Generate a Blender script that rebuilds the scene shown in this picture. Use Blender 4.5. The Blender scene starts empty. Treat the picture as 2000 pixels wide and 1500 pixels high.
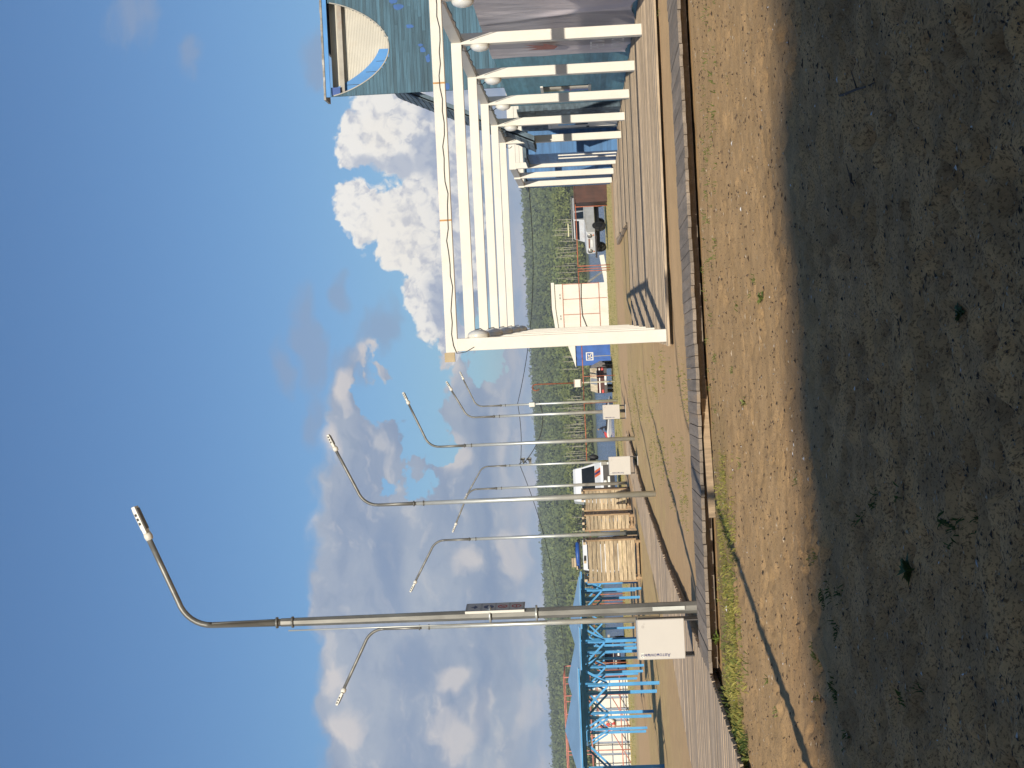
import bpy, bmesh, math, random
import numpy as np
from mathutils import Vector, Matrix, noise as mnoise
random.seed(7); rng = np.random.default_rng(7)
S = bpy.context.scene
COL = S.collection
PI = math.pi

# ------------------------------------------------------------------ camera (portrait picture, camera held on its side)
FPX = 3000.0; ROLL = math.atan(.045); PITCH = math.atan(148*math.cos(ROLL)/FPX); EYE = 1.6
cp, sp, cr, sr = math.cos(PITCH), math.sin(PITCH), math.cos(ROLL), math.sin(ROLL)
FW = Vector((0, cp, sp)); R0 = Vector((1, 0, 0)); U0 = Vector((0, -sp, cp))
RV = R0*cr - U0*sr; UV = U0*cr + R0*sr
CAM = Vector((0, 0, EYE))
def ray(x, y):                       # photograph pixel (2000x1500) -> direction
    return FW + RV*((750-y)/FPX) + UV*((1000-x)/FPX)
def G(x, y, z=0.0):                  # -> point at height z
    d = ray(x, y); return CAM + d*((z-EYE)/d.z)
def D(x, y, Y):                      # -> point at distance Y
    d = ray(x, y); return CAM + d*(Y/d.y)
cam = bpy.data.cameras.new("camera"); cam.sensor_width = 36; cam.lens = 36*FPX/2000
cam.clip_start = .1; cam.clip_end = 6000
co = bpy.data.objects.new("camera", cam); COL.objects.link(co)
m = Matrix((( -UV.x, RV.x, -FW.x), (-UV.y, RV.y, -FW.y), (-UV.z, RV.z, -FW.z))).to_4x4()
m.translation = CAM; co.matrix_world = m; S.camera = co

# ------------------------------------------------------------------ materials
def newmat(name):
    M = bpy.data.materials.new(name); M.use_nodes = True
    nt = M.node_tree; b = nt.nodes["Principled BSDF"]; return M, nt, b
def mixrgb(nt, fac, a, b, mode='MIX'):
    n = nt.nodes.new("ShaderNodeMix"); n.data_type = 'RGBA'; n.blend_type = mode; n.clamp_factor = True
    for sock, v in ((n.inputs[0], fac), (n.inputs[6], a), (n.inputs[7], b)):
        if hasattr(v, "is_output"): nt.links.new(v, sock)
        elif isinstance(v, (int, float)): sock.default_value = v
        else: sock.default_value = (*v, 1)
    return n.outputs[2]
def math_(nt, op, a, b=None, c=None, clamp=False):
    n = nt.nodes.new("ShaderNodeMath"); n.operation = op; n.use_clamp = clamp
    for i, v in enumerate((a, b, c)):
        if v is None: continue
        if hasattr(v, "is_output"): nt.links.new(v, n.inputs[i])
        else: n.inputs[i].default_value = v
    return n.outputs[0]
def smooth(nt, v, lo, hi, a=0., b=1.):
    n = nt.nodes.new("ShaderNodeMapRange"); n.interpolation_type = 'SMOOTHSTEP'; n.clamp = True
    nt.links.new(v, n.inputs[0])
    for i, q in enumerate((lo, hi, a, b)): n.inputs[i+1].default_value = q
    return n.outputs[0]
def coord(nt, kind='Object', scale=(1, 1, 1)):
    t = nt.nodes.new("ShaderNodeTexCoord"); mp = nt.nodes.new("ShaderNodeMapping")
    nt.links.new(t.outputs[kind], mp.inputs[0]); mp.inputs[3].default_value = scale
    return mp.outputs[0]
def noise(nt, vec, scale, detail=4, rough=.55):
    n = nt.nodes.new("ShaderNodeTexNoise"); n.inputs['Scale'].default_value = scale
    n.inputs['Detail'].default_value = detail; n.inputs['Roughness'].default_value = rough
    nt.links.new(vec, n.inputs['Vector']); return n.outputs[0]
def bump(nt, b, h, strength, dist):
    n = nt.nodes.new("ShaderNodeBump"); n.inputs['Strength'].default_value = strength
    n.inputs['Distance'].default_value = dist
    nt.links.new(h, n.inputs['Height']); nt.links.new(n.outputs[0], b.inputs['Normal'])
def surf(name, c, var=.25, scale=3., rough=.6, metal=0., stretch=(1, 1, 1), dirt=None, dirt_amt=.3, island=0., bmp=.0, bd=.01, fine=None, fl=.72, fh=1.12):
    """painted / weathered surface: colour with noise variation, optional stain colour, per-board variation"""
    M, nt, b = newmat(name)
    v = coord(nt, 'Object', stretch)
    n1 = noise(nt, v, scale, 5)
    c2 = tuple(x*(1-var) for x in c); c1 = tuple(min(1, x*(1+var)) for x in c)
    col = mixrgb(nt, smooth(nt, n1, .3, .7), c2, c1)
    if fine:
        n3 = noise(nt, v, fine, 3, .7)
        col = mixrgb(nt, 1., col, mixrgb(nt, smooth(nt, n3, .25, .75), (fl,)*3, (fh,)*3), 'MULTIPLY')
    if dirt:
        n2 = noise(nt, coord(nt, 'Object', stretch), scale*.37+.4, 6, .65)
        col = mixrgb(nt, math_(nt, 'MULTIPLY', smooth(nt, n2, .5, .72), dirt_amt), col, dirt)
    if island:
        g = nt.nodes.new("ShaderNodeNewGeometry")
        k = smooth(nt, g.outputs['Random Per Island'], 0, 1, 1-island, 1+island)
        cc = nt.nodes.new("ShaderNodeCombineColor")
        for i in range(3): nt.links.new(k, cc.inputs[i])
        col = mixrgb(nt, 1., col, cc.outputs[0], 'MULTIPLY')
    nt.links.new(col, b.inputs['Base Color'])
    b.inputs['Roughness'].default_value = rough; b.inputs['Metallic'].default_value = metal
    if bmp: bump(nt, b, noise(nt, v, fine or scale*6, 4), bmp, bd)
    return M
def flat(name, c, rough=.5, metal=0., emit=None):
    return surf(name, c, .08, 2.5, rough, metal)

WHITE = surf("white_paint", (.66, .625, .555), .04, 1.4, .5, dirt=(.50, .41, .28), dirt_amt=.25, bmp=.05, bd=.004, fine=30, fl=.95, fh=1.02)
WHITE2 = surf("white_panel", (.50, .465, .42), .03, 1.2, .45)
CREAM = surf("cream_metal", (.56, .52, .44), .06, 1.5, .5, dirt=(.40, .25, .12), dirt_amt=.35)
GALV = surf("galvanised_steel", (.52, .53, .50), .16, 5., .42, .55, stretch=(1, 1, .35), dirt=(.33, .32, .28), dirt_amt=.5)
GALV2 = surf("dull_galvanised_steel", (.17, .165, .15), .25, 6., .45, .3, stretch=(1, 1, .3))
DARKM = surf("dark_metal", (.055, .05, .05), .25, 4., .5, .2)
BLACK = surf("black_plastic", (.012, .012, .013), .2, 4., .6)
TYRE = surf("tyre_rubber", (.02, .019, .018), .25, 6., .85)
RIM = surf("wheel_rim", (.42, .40, .36), .12, 5., .35, .6)
GLASS = surf("dark_glass", (.012, .015, .018), .2, 1., .06)
RUST = surf("rust_red_pipe", (.40, .125, .065), .25, 6., .6, dirt=(.16, .055, .03), dirt_amt=.6)
PINK = surf("faded_red_pipe", (.50, .19, .15), .2, 3., .6)
RUSTD = surf("rusty_brown_pipe", (.21, .07, .035), .3, 5., .7)
BROWN = surf("brown_sheet", (.058, .019, .012), .3, 2., .6, dirt=(.03, .02, .015), dirt_amt=.4)
WOOD = surf("fresh_pine_boards", (.42, .325, .205), .3, 2.2, .7, stretch=(1, 1, 8), island=.26, dirt=(.16, .09, .04), dirt_amt=.6, bmp=.15, bd=.01, fine=12)
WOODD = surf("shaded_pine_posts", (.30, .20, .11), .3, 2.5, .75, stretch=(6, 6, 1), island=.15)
DECK = surf("weathered_deck_boards", (.44, .34, .235), .2, 1.6, .8, stretch=(.5, 8, 8), island=.12, dirt=(.2, .15, .11), dirt_amt=.4, bmp=.2, bd=.01, fine=9)
WALK = surf("grey_walkway_boards", (.235, .19, .15), .18, 1.6, .85, stretch=(8, .7, 8), island=.13, dirt=(.33, .22, .12), dirt_amt=.4, bmp=.2, bd=.01, fine=9)
WALK2 = surf("grey_brown_walkway_boards", (.44, .335, .235), .18, 1.6, .85, stretch=(.7, 8, 8), island=.10, dirt=(.34, .22, .12), dirt_amt=.35, bmp=.2, bd=.01, fine=9)
SIDING = surf("weathered_teal_siding", (.048, .108, .150), .26, 2.4, .7, stretch=(.35, .35, 6), island=.22, dirt=(.085, .145, .17), dirt_amt=.3, bmp=.1, bd=.01, fine=14, fl=.88, fh=1.06)
TEAL = surf("teal_wall_boards", (.13, .33, .43), .16, 2.0, .65, stretch=(.5, .5, 5), island=.12)
BLUEW = surf("blue_wall_boards", (.055, .155, .33), .15, 2.0, .6, stretch=(.5, .5, 5), island=.12)
SHINGLE = surf("blue_grey_shingles", (.075, .11, .14), .3, 4., .75, stretch=(1, 1, 2), island=.25)
BLUEP = surf("bright_blue_paint", (.055, .22, .50), .10, 1.5, .45)
BLUED = surf("deep_blue_paint", (.015, .07, .28), .12, 1.5, .45)
BLUEC = surf("blue_canopy_paint", (.075, .30, .58), .14, 3., .5, island=.08)
BLUER = surf("blue_canopy_roof", (.20, .33, .49), .10, 1.2, .55)
BLUEK = surf("blue_sheet_cabin", (.02, .09, .33), .15, 2., .45)
ORANGE = flat("orange_paint", (.65, .13, .04)); INDIGO = flat("indigo_paint", (.03, .03, .14))
REDP = flat("red_paint", (.50, .045, .04)); NAVY = flat("navy_paint", (.02, .03, .12))
VANW = surf("white_car_paint", (.66, .67, .68), .03, 1., .25)
UAZW = surf("old_white_car_paint", (.50, .51, .52), .1, 3., .4, dirt=(.25, .15, .09), dirt_amt=.5)
MAROON = surf("brown_car_paint", (.075, .030, .026), .15, 2., .3)
DKRED = surf("dark_red_car_paint", (.045, .012, .014), .15, 2., .25)
PALE = surf("pale_dry_bark", (.38, .34, .25), .3, 2., .8, stretch=(3, 3, .5))
TARP = surf("grey_tarp", (.20, .22, .25), .2, 2., .6)
DIRTW = surf("dirty_cream_cover", (.52, .44, .31), .25, 4., .6, dirt=(.24, .17, .10), dirt_amt=.6)
SKIN = flat("skin", (.42, .22, .14)); CLOTH = flat("dark_clothing", (.015, .015, .02)); HAIR = flat("fair_hair", (.30, .22, .13))
PLY = surf("plywood", (.42, .33, .20), .1, 3., .7)
CABLE = flat("black_cable", (.012, .012, .012))
LAMPM = surf("lamp_shade_white", (.62, .60, .54), .08, 4., .35, dirt=(.4, .34, .24), dirt_amt=.4)
LAMPD = surf("lamp_diffuser", (.66, .66, .64), .04, 4., .25)
PLATE = flat("number_plate", (.7, .7, .68))
AMBER = flat("amber_lens", (.6, .16, .03))

# ------------------------------------------------------------------ mesh helper
class MB:
    def __init__(s): s.v = []; s.f = []; s.mi = []; s.sm = []
    def add(s, vs, fs, mi=0, sm=False):
        o = len(s.v); s.v += [tuple(v) for v in vs]
        for f in fs: s.f.append(tuple(i+o for i in f)); s.mi.append(mi); s.sm.append(sm)
        return s
    def box(s, x0, x1, y0, y1, z0, z1, mi=0, rot=None, piv=None):
        vs = [Vector(p) for p in ((x0,y0,z0),(x1,y0,z0),(x1,y1,z0),(x0,y1,z0),(x0,y0,z1),(x1,y0,z1),(x1,y1,z1),(x0,y1,z1))]
        if rot is not None:
            p = Vector(piv) if piv is not None else Vector(((x0+x1)/2,(y0+y1)/2,(z0+z1)/2))
            vs = [rot @ (v-p) + p for v in vs]
        return s.add(vs, [(3,2,1,0),(4,5,6,7),(0,1,5,4),(1,2,6,5),(2,3,7,6),(3,0,4,7)], mi)
    def bar(s, a, b, w, h=None, mi=0, up=(0,0,1)):
        a, b = Vector(a), Vector(b); h = h or w; d = (b-a).normalized(); u = Vector(up)
        if abs(d.dot(u)) > .95: u = Vector((0, 1, 0))
        r = d.cross(u).normalized(); u = r.cross(d).normalized(); r = r*w/2; u = u*h/2
        return s.add([a-r-u, a+r-u, a+r+u, a-r+u, b-r-u, b+r-u, b+r+u, b-r+u], [(0,1,2,3),(7,6,5,4),(4,5,1,0),(5,6,2,1),(6,7,3,2),(7,4,0,3)], mi)
    def tube(s, pts, r, n=8, mi=0, sm=True, cap=True):
        pts = [Vector(p) for p in pts]; rs = r if isinstance(r, (list, tuple)) else [r]*len(pts)
        vs = []; prev = None
        for i, p in enumerate(pts):
            d = (pts[min(i+1, len(pts)-1)] - pts[max(i-1, 0)]).normalized()
            if prev is None:
                u = Vector((0, 0, 1)) if abs(d.z) < .9 else Vector((1, 0, 0))
            else: u = prev
            a = d.cross(u).normalized(); prev = a.cross(d).normalized()
            for k in range(n):
                t = 2*PI*(k+.5)/n; vs.append(p + (a*math.cos(t) + prev*math.sin(t))*rs[i])
        fs = [(i*n+k, i*n+(k+1) % n, (i+1)*n+(k+1) % n, (i+1)*n+k) for i in range(len(pts)-1) for k in range(n)]
        s.add(vs, fs, mi, sm)
        if cap:
            o = len(s.v)-len(vs)
            s.f += [tuple(o+k for k in range(n))[::-1], tuple(o+(len(pts)-1)*n+k for k in range(n))]
            s.mi += [mi, mi]; s.sm += [False, False]
        return s
    def prism(s, poly, axis, a, b, mi=0):
        """poly in the two other axes, extruded along axis 0/1/2 from a to b"""
        def mk(p, q):
            if axis == 0: return (q, p[0], p[1])
            if axis == 1: return (p[0], q, p[1])
            return (p[0], p[1], q)
        n = len(poly)
        return s.add([mk(p, a) for p in poly]+[mk(p, b) for p in poly],
                     [tuple(range(n)), tuple(range(2*n-1, n-1, -1))]+[(i+n, (i+1) % n+n, (i+1) % n, i) for i in range(n)], mi)
    def lathe(s, prof, c, axis=(0,0,1), n=20, mi=0, sm=True):
        ax = Vector(axis).normalized(); u = Vector((1,0,0)) if abs(ax.x) < .9 else Vector((0,0,1))
        a = ax.cross(u).normalized(); b = ax.cross(a); c = Vector(c); vs = []
        for r, h in prof:
            for k in range(n):
                t = 2*PI*k/n; vs.append(c + ax*h + (a*math.cos(t)+b*math.sin(t))*r)
        return s.add(vs, [(i*n+k, i*n+(k+1) % n, (i+1)*n+(k+1) % n, (i+1)*n+k) for i in range(len(prof)-1) for k in range(n)], mi, sm)
    def quad(s, a, b, c, d, mi=0): return s.add([a, b, c, d], [(0,1,2,3)], mi)
    def build(s, name, mats, parent=None, fix=True, bev=0):
        me = bpy.data.meshes.new(name); me.from_pydata(s.v, [], s.f)
        for mt in (mats if isinstance(mats, (list, tuple)) else [mats]): me.materials.append(mt)
        me.polygons.foreach_set("material_index", s.mi); me.polygons.foreach_set("use_smooth", s.sm)
        if fix:
            bm = bmesh.new(); bm.from_mesh(me); bmesh.ops.recalc_face_normals(bm, faces=bm.faces)
            if bev: bmesh.ops.bevel(bm, geom=bm.edges[:], offset=bev, segments=1, affect='EDGES', profile=.5)
            bm.to_mesh(me); bm.free()
        me.update()
        o = bpy.data.objects.new(name, me); COL.objects.link(o)
        if parent is not None: o.parent = parent
        return o
def tag(o, label=None, cat=None, group=None, kind=None):
    for k, v in (("label", label), ("category", cat), ("group", group), ("kind", kind)):
        if v: o[k] = v
    return o
def thing(name, label, cat, loc=(0,0,0), rz=0, group=None):
    o = bpy.data.objects.new(name, None); COL.objects.link(o); o.empty_display_size = .2
    o.location = loc; o.rotation_euler = (0, 0, rz); return tag(o, label, cat, group)
def copytree(o, parent=None):
    c = o.copy(); COL.objects.link(c)
    if parent is not None: c.parent = parent
    for ch in list(o.children): copytree(ch, c)
    return c
def struct(mb, name, mats, **k): return tag(mb.build(name, mats, **k), kind="structure")
def lettering(txt, size, parent, loc, rot, mat, name="lettering", ext=.002):
    cu = bpy.data.curves.new(name, 'FONT'); cu.body = txt; cu.size = size; cu.extrude = ext
    cu.align_x = 'CENTER'; cu.align_y = 'CENTER'; cu.materials.append(mat)
    tmp = bpy.data.objects.new(name, cu); COL.objects.link(tmp); bpy.context.view_layer.update()
    me = bpy.data.meshes.new_from_object(tmp.evaluated_get(bpy.context.evaluated_depsgraph_get())); me.name = name
    bpy.data.objects.remove(tmp); bpy.data.curves.remove(cu)
    if not me.materials: me.materials.append(mat)
    o = bpy.data.objects.new(name, me); COL.objects.link(o); o.parent = parent
    o.location = loc; o.rotation_euler = rot; return o

# ------------------------------------------------------------------ ground
def shore(x): return 101 + 3*math.sin(x*.11) + 1.6*math.sin(x*.31+1)
Ys = [-110, -60, -30, -10, 0, 3, 4.2]
y = 4.6
while y < 32: Ys.append(y); y += y*.0055
while y < 96: Ys.append(y); y += .7
while y < 118: Ys.append(y); y += .45
ss = [-70, -25, -9, -4, -2.2, -1.4] + list(np.linspace(-1, 1, 300)) + [1.4, 2.2, 4, 9, 25, 70]
Ys = np.array(Ys); ss = np.array(ss)
YY, SS = np.meshgrid(Ys, ss, indexing='ij'); XX = SS*.28*np.maximum(YY, 6)
ZZ = np.zeros_like(XX)
N = mnoise.noise
for i in range(len(Ys)):
    yv = Ys[i]
    if yv < 3 or yv > 118: continue
    for j in range(len(ss)):
        xv = XX[i, j]
        if abs(ss[j]) > 1.1: continue
        z = .03*N((xv*.35, yv*.35, 3))
        if yv < 40:
            z += .012*N((xv*1.3, yv*1.3, 1)) + .006*N((xv*3.1, yv*3.1, 7))
        if yv < 21: z += (.014 if yv < 11.6 else .006)*N((xv*9, yv*9, 5)) + .006*N((xv*4.2, yv*4.2, 6))*(1.8 if yv < 12 else 1)
        z += .085*max(0, min(1, (yv-23.6)/2.4))*max(0, min(1, (xv+1.2)/1.4))*max(0, min(1, (50-yv)/4))
        ZZ[i, j] = z
# trampled dents in the loose foreground sand
for k in range(1300):
    yv = rng.uniform(5.2, 19); xv = rng.uniform(-.27, .27)*yv; a = rng.uniform(0, PI)
    L, W, dp = rng.uniform(.05, .2), rng.uniform(.03, .075), (rng.uniform(.014, .055) if yv < 11.6 else rng.uniform(.005, .026))
    i0, i1 = np.searchsorted(Ys, [yv-.45, yv+.45])
    dx, dy = XX[i0:i1]-xv, YY[i0:i1]-yv
    q = ((dx*math.cos(a)+dy*math.sin(a))/L)**2 + ((-dx*math.sin(a)+dy*math.cos(a))/W)**2
    ZZ[i0:i1] += -dp*np.exp(-q) + .45*dp*np.exp(-((np.sqrt(q)-1.7)/.45)**2)
for i in range(len(Ys)):
    if Ys[i] > 92:
        for j in range(len(ss)):
            sh = shore(XX[i, j]) if abs(XX[i, j]) < 200 else 101
            t = (Ys[i]-sh)
            if t > 0: ZZ[i, j] -= min(2.2, .28*t)
mask = (YY > 20.4+.085*np.maximum(XX, 0)) & (YY < 23.0+.11*np.maximum(XX, 0)) & (XX > -4.4)
ZZ[mask] = np.minimum(ZZ[mask], 0) - .03
nv = np.stack([XX, YY, ZZ], -1).reshape(-1, 3)
R_, C_ = XX.shape
idx = np.arange(R_*C_).reshape(R_, C_)
fc = np.stack([idx[:-1, :-1], idx[:-1, 1:], idx[1:, 1:], idx[1:, :-1]], -1).reshape(-1, 4)
def npmesh(name, verts, faces, mat, smooth_=True):
    me = bpy.data.meshes.new(name); k = faces.shape[1]
    me.vertices.add(len(verts)); me.vertices.foreach_set("co", verts.astype(np.float32).ravel())
    me.loops.add(faces.size); me.loops.foreach_set("vertex_index", faces.astype(np.int32).ravel())
    me.polygons.add(len(faces)); me.polygons.foreach_set("loop_start", np.arange(0, faces.size, k, dtype=np.int32))
    me.polygons.foreach_set("loop_total", np.full(len(faces), k, dtype=np.int32))
    me.polygons.foreach_set("use_smooth", np.full(len(faces), smooth_))
    me.materials.append(mat); me.update(calc_edges=True); me.validate()
    o = bpy.data.objects.new(name, me); COL.objects.link(o); return o
GM, nt, b = newmat("sandy_ground")
tc = nt.nodes.new("ShaderNodeTexCoord"); ob = tc.outputs['Object']
sx = nt.nodes.new("ShaderNodeSeparateXYZ"); nt.links.new(ob, sx.inputs[0]); X, Y = sx.outputs[0], sx.outputs[1]
big = noise(nt, ob, .35, 5); mid = noise(nt, ob, 2.2, 6, .6); fin = noise(nt, ob, 28, 5, .7); grit = noise(nt, ob, 120, 3, .7)
sand = mixrgb(nt, smooth(nt, mid, .3, .72), (.42, .268, .128), (.57, .366, .18))
sand = mixrgb(nt, smooth(nt, fin, .52, .70), sand, (.30, .19, .10))
sand = mixrgb(nt, math_(nt, 'MULTIPLY', smooth(nt, grit, .585, .66), .9), sand, (.13, .085, .05))
sand = mixrgb(nt, math_(nt, 'MULTIPLY', smooth(nt, grit, .34, .28), .6), sand, (.52, .40, .26))
# brown tone of the shade painted into the trampled foreground sand, plus dark crumbs
shade_tint = smooth(nt, math_(nt, 'ADD', Y, math_(nt, 'MULTIPLY', big, 5.)), 16.5, 11.5)
sand = mixrgb(nt, math_(nt, 'MULTIPLY', shade_tint, .85), sand, mixrgb(nt, smooth(nt, noise(nt, ob, 55, 4, .7), .50, .62), mixrgb(nt, smooth(nt, noise(nt, ob, 1.6, 6, .65), .36, .64), (.36, .20, .088), (.66, .36, .15)), (.17, .085, .036)))
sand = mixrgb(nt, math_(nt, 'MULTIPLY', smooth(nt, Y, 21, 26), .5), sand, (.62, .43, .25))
track = mixrgb(nt, mid, (.56, .37, .20), (.68, .46, .26))
gcol = mixrgb(nt, smooth(nt, noise(nt, ob, 1.1, 5, .6), .35, .65), (.54, .44, .16), (.66, .50, .24))
gcol = mixrgb(nt, smooth(nt, fin, .5, .7), gcol, (.40, .40, .10))
# where turf has taken hold: patches from 30 m on, a full sward towards the water
ny = math_(nt, 'ADD', Y, math_(nt, 'MULTIPLY', math_(nt, 'SUBTRACT', big, .5), 22.))
g1 = math_(nt, 'MULTIPLY', smooth(nt, ny, 30, 42), smooth(nt, mid, .36, .6))
g2 = smooth(nt, ny, 74, 79)
gr = math_(nt, 'MAXIMUM', math_(nt, 'MULTIPLY', g1, .5), g2)
lane = math_(nt, 'MULTIPLY', smooth(nt, math_(nt, 'ADD', Y, math_(nt, 'MULTIPLY', X, -.5)), 59, 62), smooth(nt, math_(nt, 'ADD', Y, math_(nt, 'MULTIPLY', X, -.2)), 76, 72))
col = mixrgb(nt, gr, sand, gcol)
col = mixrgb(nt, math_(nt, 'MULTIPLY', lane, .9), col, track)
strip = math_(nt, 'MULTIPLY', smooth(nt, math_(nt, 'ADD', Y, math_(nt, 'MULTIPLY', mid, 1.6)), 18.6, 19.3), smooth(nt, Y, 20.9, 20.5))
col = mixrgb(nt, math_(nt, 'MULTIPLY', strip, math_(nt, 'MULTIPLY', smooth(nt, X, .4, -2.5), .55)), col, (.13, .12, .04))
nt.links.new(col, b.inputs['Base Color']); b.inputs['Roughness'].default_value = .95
b.inputs['Specular IOR Level'].default_value = .15
hh = math_(nt, 'ADD', math_(nt, 'MULTIPLY', mid, .5), math_(nt, 'ADD', math_(nt, 'MULTIPLY', fin, .5), math_(nt, 'MULTIPLY', grit, .22)))
bump(nt, b, hh, .6, .045)
gnd = tag(npmesh("ground", nv, fc, GM), kind="structure")
gq = ZZ
def gz(x, y):
    i = min(max(np.searchsorted(Ys, y), 0), len(Ys)-1); w = .28*max(Ys[i], 6); j = min(max(np.searchsorted(ss, x/w), 0), len(ss)-1)
    return float(ZZ[i, j])

# water
WM, nt, b = newmat("lake_water")
v = coord(nt, 'Object', (1, .35, 1))
b.inputs['Base Color'].default_value = (.012, .035, .10, 1); b.inputs['Roughness'].default_value = .12
w1 = noise(nt, v, .9, 5, .65); w2 = noise(nt, v, .12, 3)
bump(nt, b, math_(nt, 'ADD', w1, math_(nt, 'MULTIPLY', w2, 2.)), 1.0, .55)
nt.links.new(mixrgb(nt, smooth(nt, noise(nt, coord(nt, 'Object', (.02, .12, 1)), 1., 5, .6), .35, .65), (.012, .045, .17), (.030, .085, .25)), b.inputs['Base Color'])
struct(MB().quad((-700, 97, -1.0), (700, 97, -1.0), (700, 665, -1.0), (-700, 665, -1.0)), "lake_water", WM, fix=False)

# ------------------------------------------------------------------ far shore, hill, forest
def hillz(x, y):
    t = min(1, max(0, (y-668)/900)); t2 = t*t*(3-2*t)*.55 + t*.45
    zr = 48 - 5.5/(1+math.exp((x+60)/70)) + 2.5*N((x*.006, 0, 2)) + 1.5*N((x*.02, 5, 2))
    base = -1.4 + 1.9*min(1, max(0, (y-636)/14))
    return base + t2*zr + 2*N((x*.008, y*.008, 9))*t
hb = []; hx = np.linspace(-800, 800, 90); hy = np.concatenate([np.linspace(630, 660, 8), np.linspace(675, 1700, 40)])
hv = np.array([[x, y, hillz(x, y)] for y in hy for x in hx]); hi = np.arange(len(hv)).reshape(len(hy), len(hx))
HM = surf("forest_floor", (.11, .13, .05), .35, .08, .95, dirt=(.20, .15, .09), dirt_amt=.5)
tag(npmesh("hill", hv, np.stack([hi[:-1, :-1], hi[:-1, 1:], hi[1:, 1:], hi[1:, :-1]], -1).reshape(-1, 4), HM), kind="structure")

LM, nt, b = newmat("leaves")
at = nt.nodes.new("ShaderNodeAttribute"); at.attribute_name = "tint"
g = nt.nodes.new("ShaderNodeNewGeometry")
nt.links.new(at.outputs['Color'], b.inputs['Base Color']); b.inputs['Roughness'].default_value = .7
b.inputs['Specular IOR Level'].default_value = .2
tr = nt.nodes.new("ShaderNodeBsdfTranslucent"); nt.links.new(at.outputs['Color'], tr.inputs[0])
an = nt.nodes.new("ShaderNodeAttribute"); an.attribute_name = "crown_normal"
nn_ = nt.nodes.new("ShaderNodeVectorMath"); nn_.operation = 'MULTIPLY_ADD'; nt.links.new(g.outputs['Normal'], nn_.inputs[0]); nn_.inputs[1].default_value = (.55, .55, .55); nt.links.new(an.outputs['Vector'], nn_.inputs[2])
n2_ = nt.nodes.new("ShaderNodeVectorMath"); n2_.operation = 'NORMALIZE'; nt.links.new(nn_.outputs[0], n2_.inputs[0])
nt.links.new(n2_.outputs[0], b.inputs['Normal'])
ms = nt.nodes.new("ShaderNodeMixShader"); ms.inputs[0].default_value = .38
out = nt.nodes["Material Output"]
nt.links.new(b.outputs[0], ms.inputs[1]); nt.links.new(tr.outputs[0], ms.inputs[2]); nt.links.new(ms.outputs[0], out.inputs[0])

def leafcloud(name, centres, radii, counts, sizes, tints, jitter=.25):
    """one mesh of small leaf-clump faces filling ellipsoid crowns"""
    V = []; T = []; NN = []
    for c, r, n, s, t in zip(centres, radii, counts, sizes, tints):
        d = rng.normal(size=(n, 3)); d /= np.linalg.norm(d, axis=1)[:, None]
        rad = rng.uniform(.35, 1, n)**.5
        lump = 1+.25*np.sin(d[:, 0]*5+c[0])*np.sin(d[:, 2]*6+c[1])
        p = np.array(c) + d*(rad*lump)[:, None]*np.array(r)
        a = rng.normal(size=(n, 3)); a /= np.linalg.norm(a, axis=1)[:, None]
        bb = np.cross(a, rng.normal(size=(n, 3))); bb /= np.linalg.norm(bb, axis=1)[:, None]
        sz = s*rng.uniform(.6, 1.3, n)[:, None]
        V.append(np.stack([p-a*sz-bb*sz*.6, p+a*sz-bb*sz*.5, p+a*sz*.8+bb*sz*.6, p-a*sz*.7+bb*sz*.6], 1).reshape(-1, 3))
        nv_ = d+np.array([0, -.15, .35]); nv_ /= np.linalg.norm(nv_, axis=1)[:, None]; NN.append(np.repeat(nv_, 4, axis=0))
        tt = np.array(t)*(1+jitter*rng.uniform(-1, 1, n))[:, None]
        T.append(np.repeat(tt, 4, axis=0))
    V = np.concatenate(V); T = np.concatenate(T)
    F = np.arange(len(V)).reshape(-1, 4)
    o = npmesh(name, V, F, LM, False)
    ca = o.data.color_attributes.new("tint", 'FLOAT_COLOR', 'POINT')
    na = o.data.attributes.new("crown_normal", 'FLOAT_VECTOR', 'POINT')
    if len(o.data.vertices) == len(T):
        na.data.foreach_set("vector", np.concatenate(NN).astype(np.float32).ravel())
        ca.data.foreach_set("color", np.concatenate([T, np.ones((len(T), 1))], 1).astype(np.float32).ravel())
    return o
cs, rs, ns, sz, ts = [], [], [], [], []
def addtree(x, y, h, n, s, tint, low=.18):
    z = hillz(x, y); cs.append((x, y, z+h*(.5+low/2))); w = h*rng.uniform(.2, .3)
    rs.append((w, w, h*(.5-low/2))); ns.append(n); sz.append(s); ts.append(tint)
GA, GB, GC, GD = np.array((.25, .275, .085)), np.array((.20, .245, .08)), np.array((.18, .22, .095)), np.array((.11, .15, .07))
for k in range(620):                                  # the wood's front edge and understorey
    y = 657 + rng.exponential(26); x = rng.uniform(-.27, .27)*y
    h = rng.uniform(7, 13.5); f = rng.uniform(0, 1)
    patch = .5+.5*N((x*.02, 3, y*.01)); f = min(1, max(0, .5*f+.6*patch))
    addtree(x, y, h, 130, .55, GA*f+GB*(1-f), .25)
for k in range(700):
    y = rng.uniform(645, 653); x = rng.uniform(-.27, .27)*y
    addtree(x, y, rng.uniform(2, 4.6), 45, .5, (GA if rng.random() < .5 else GB)*rng.uniform(.6, 1.1), 0)
for k in range(14500):                                 # slope and ridge
    y = 690 + 950*rng.random()**1.15; x = rng.uniform(-.28, .28)*y
    h = rng.uniform(8, 12.5); t = min(1, (y-690)/600)
    q = rng.random(); patch = .5+.9*N((x*.012, y*.006, 4))
    base = GB*(1-t)+GC*t
    if q < .12: base = GC*.75+GD*.25
    elif q < .2+.25*(1-t): base = base*.5+GA*.5
    addtree(x, y, h*(1.15 if q < .12 else 1), 52, .85, base*(.8+.4*patch), .1)
tag(leafcloud("forest", cs, rs, ns, sz, ts), "leafy green forest covering the far shore and hill", "forest", kind="stuff")
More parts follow.
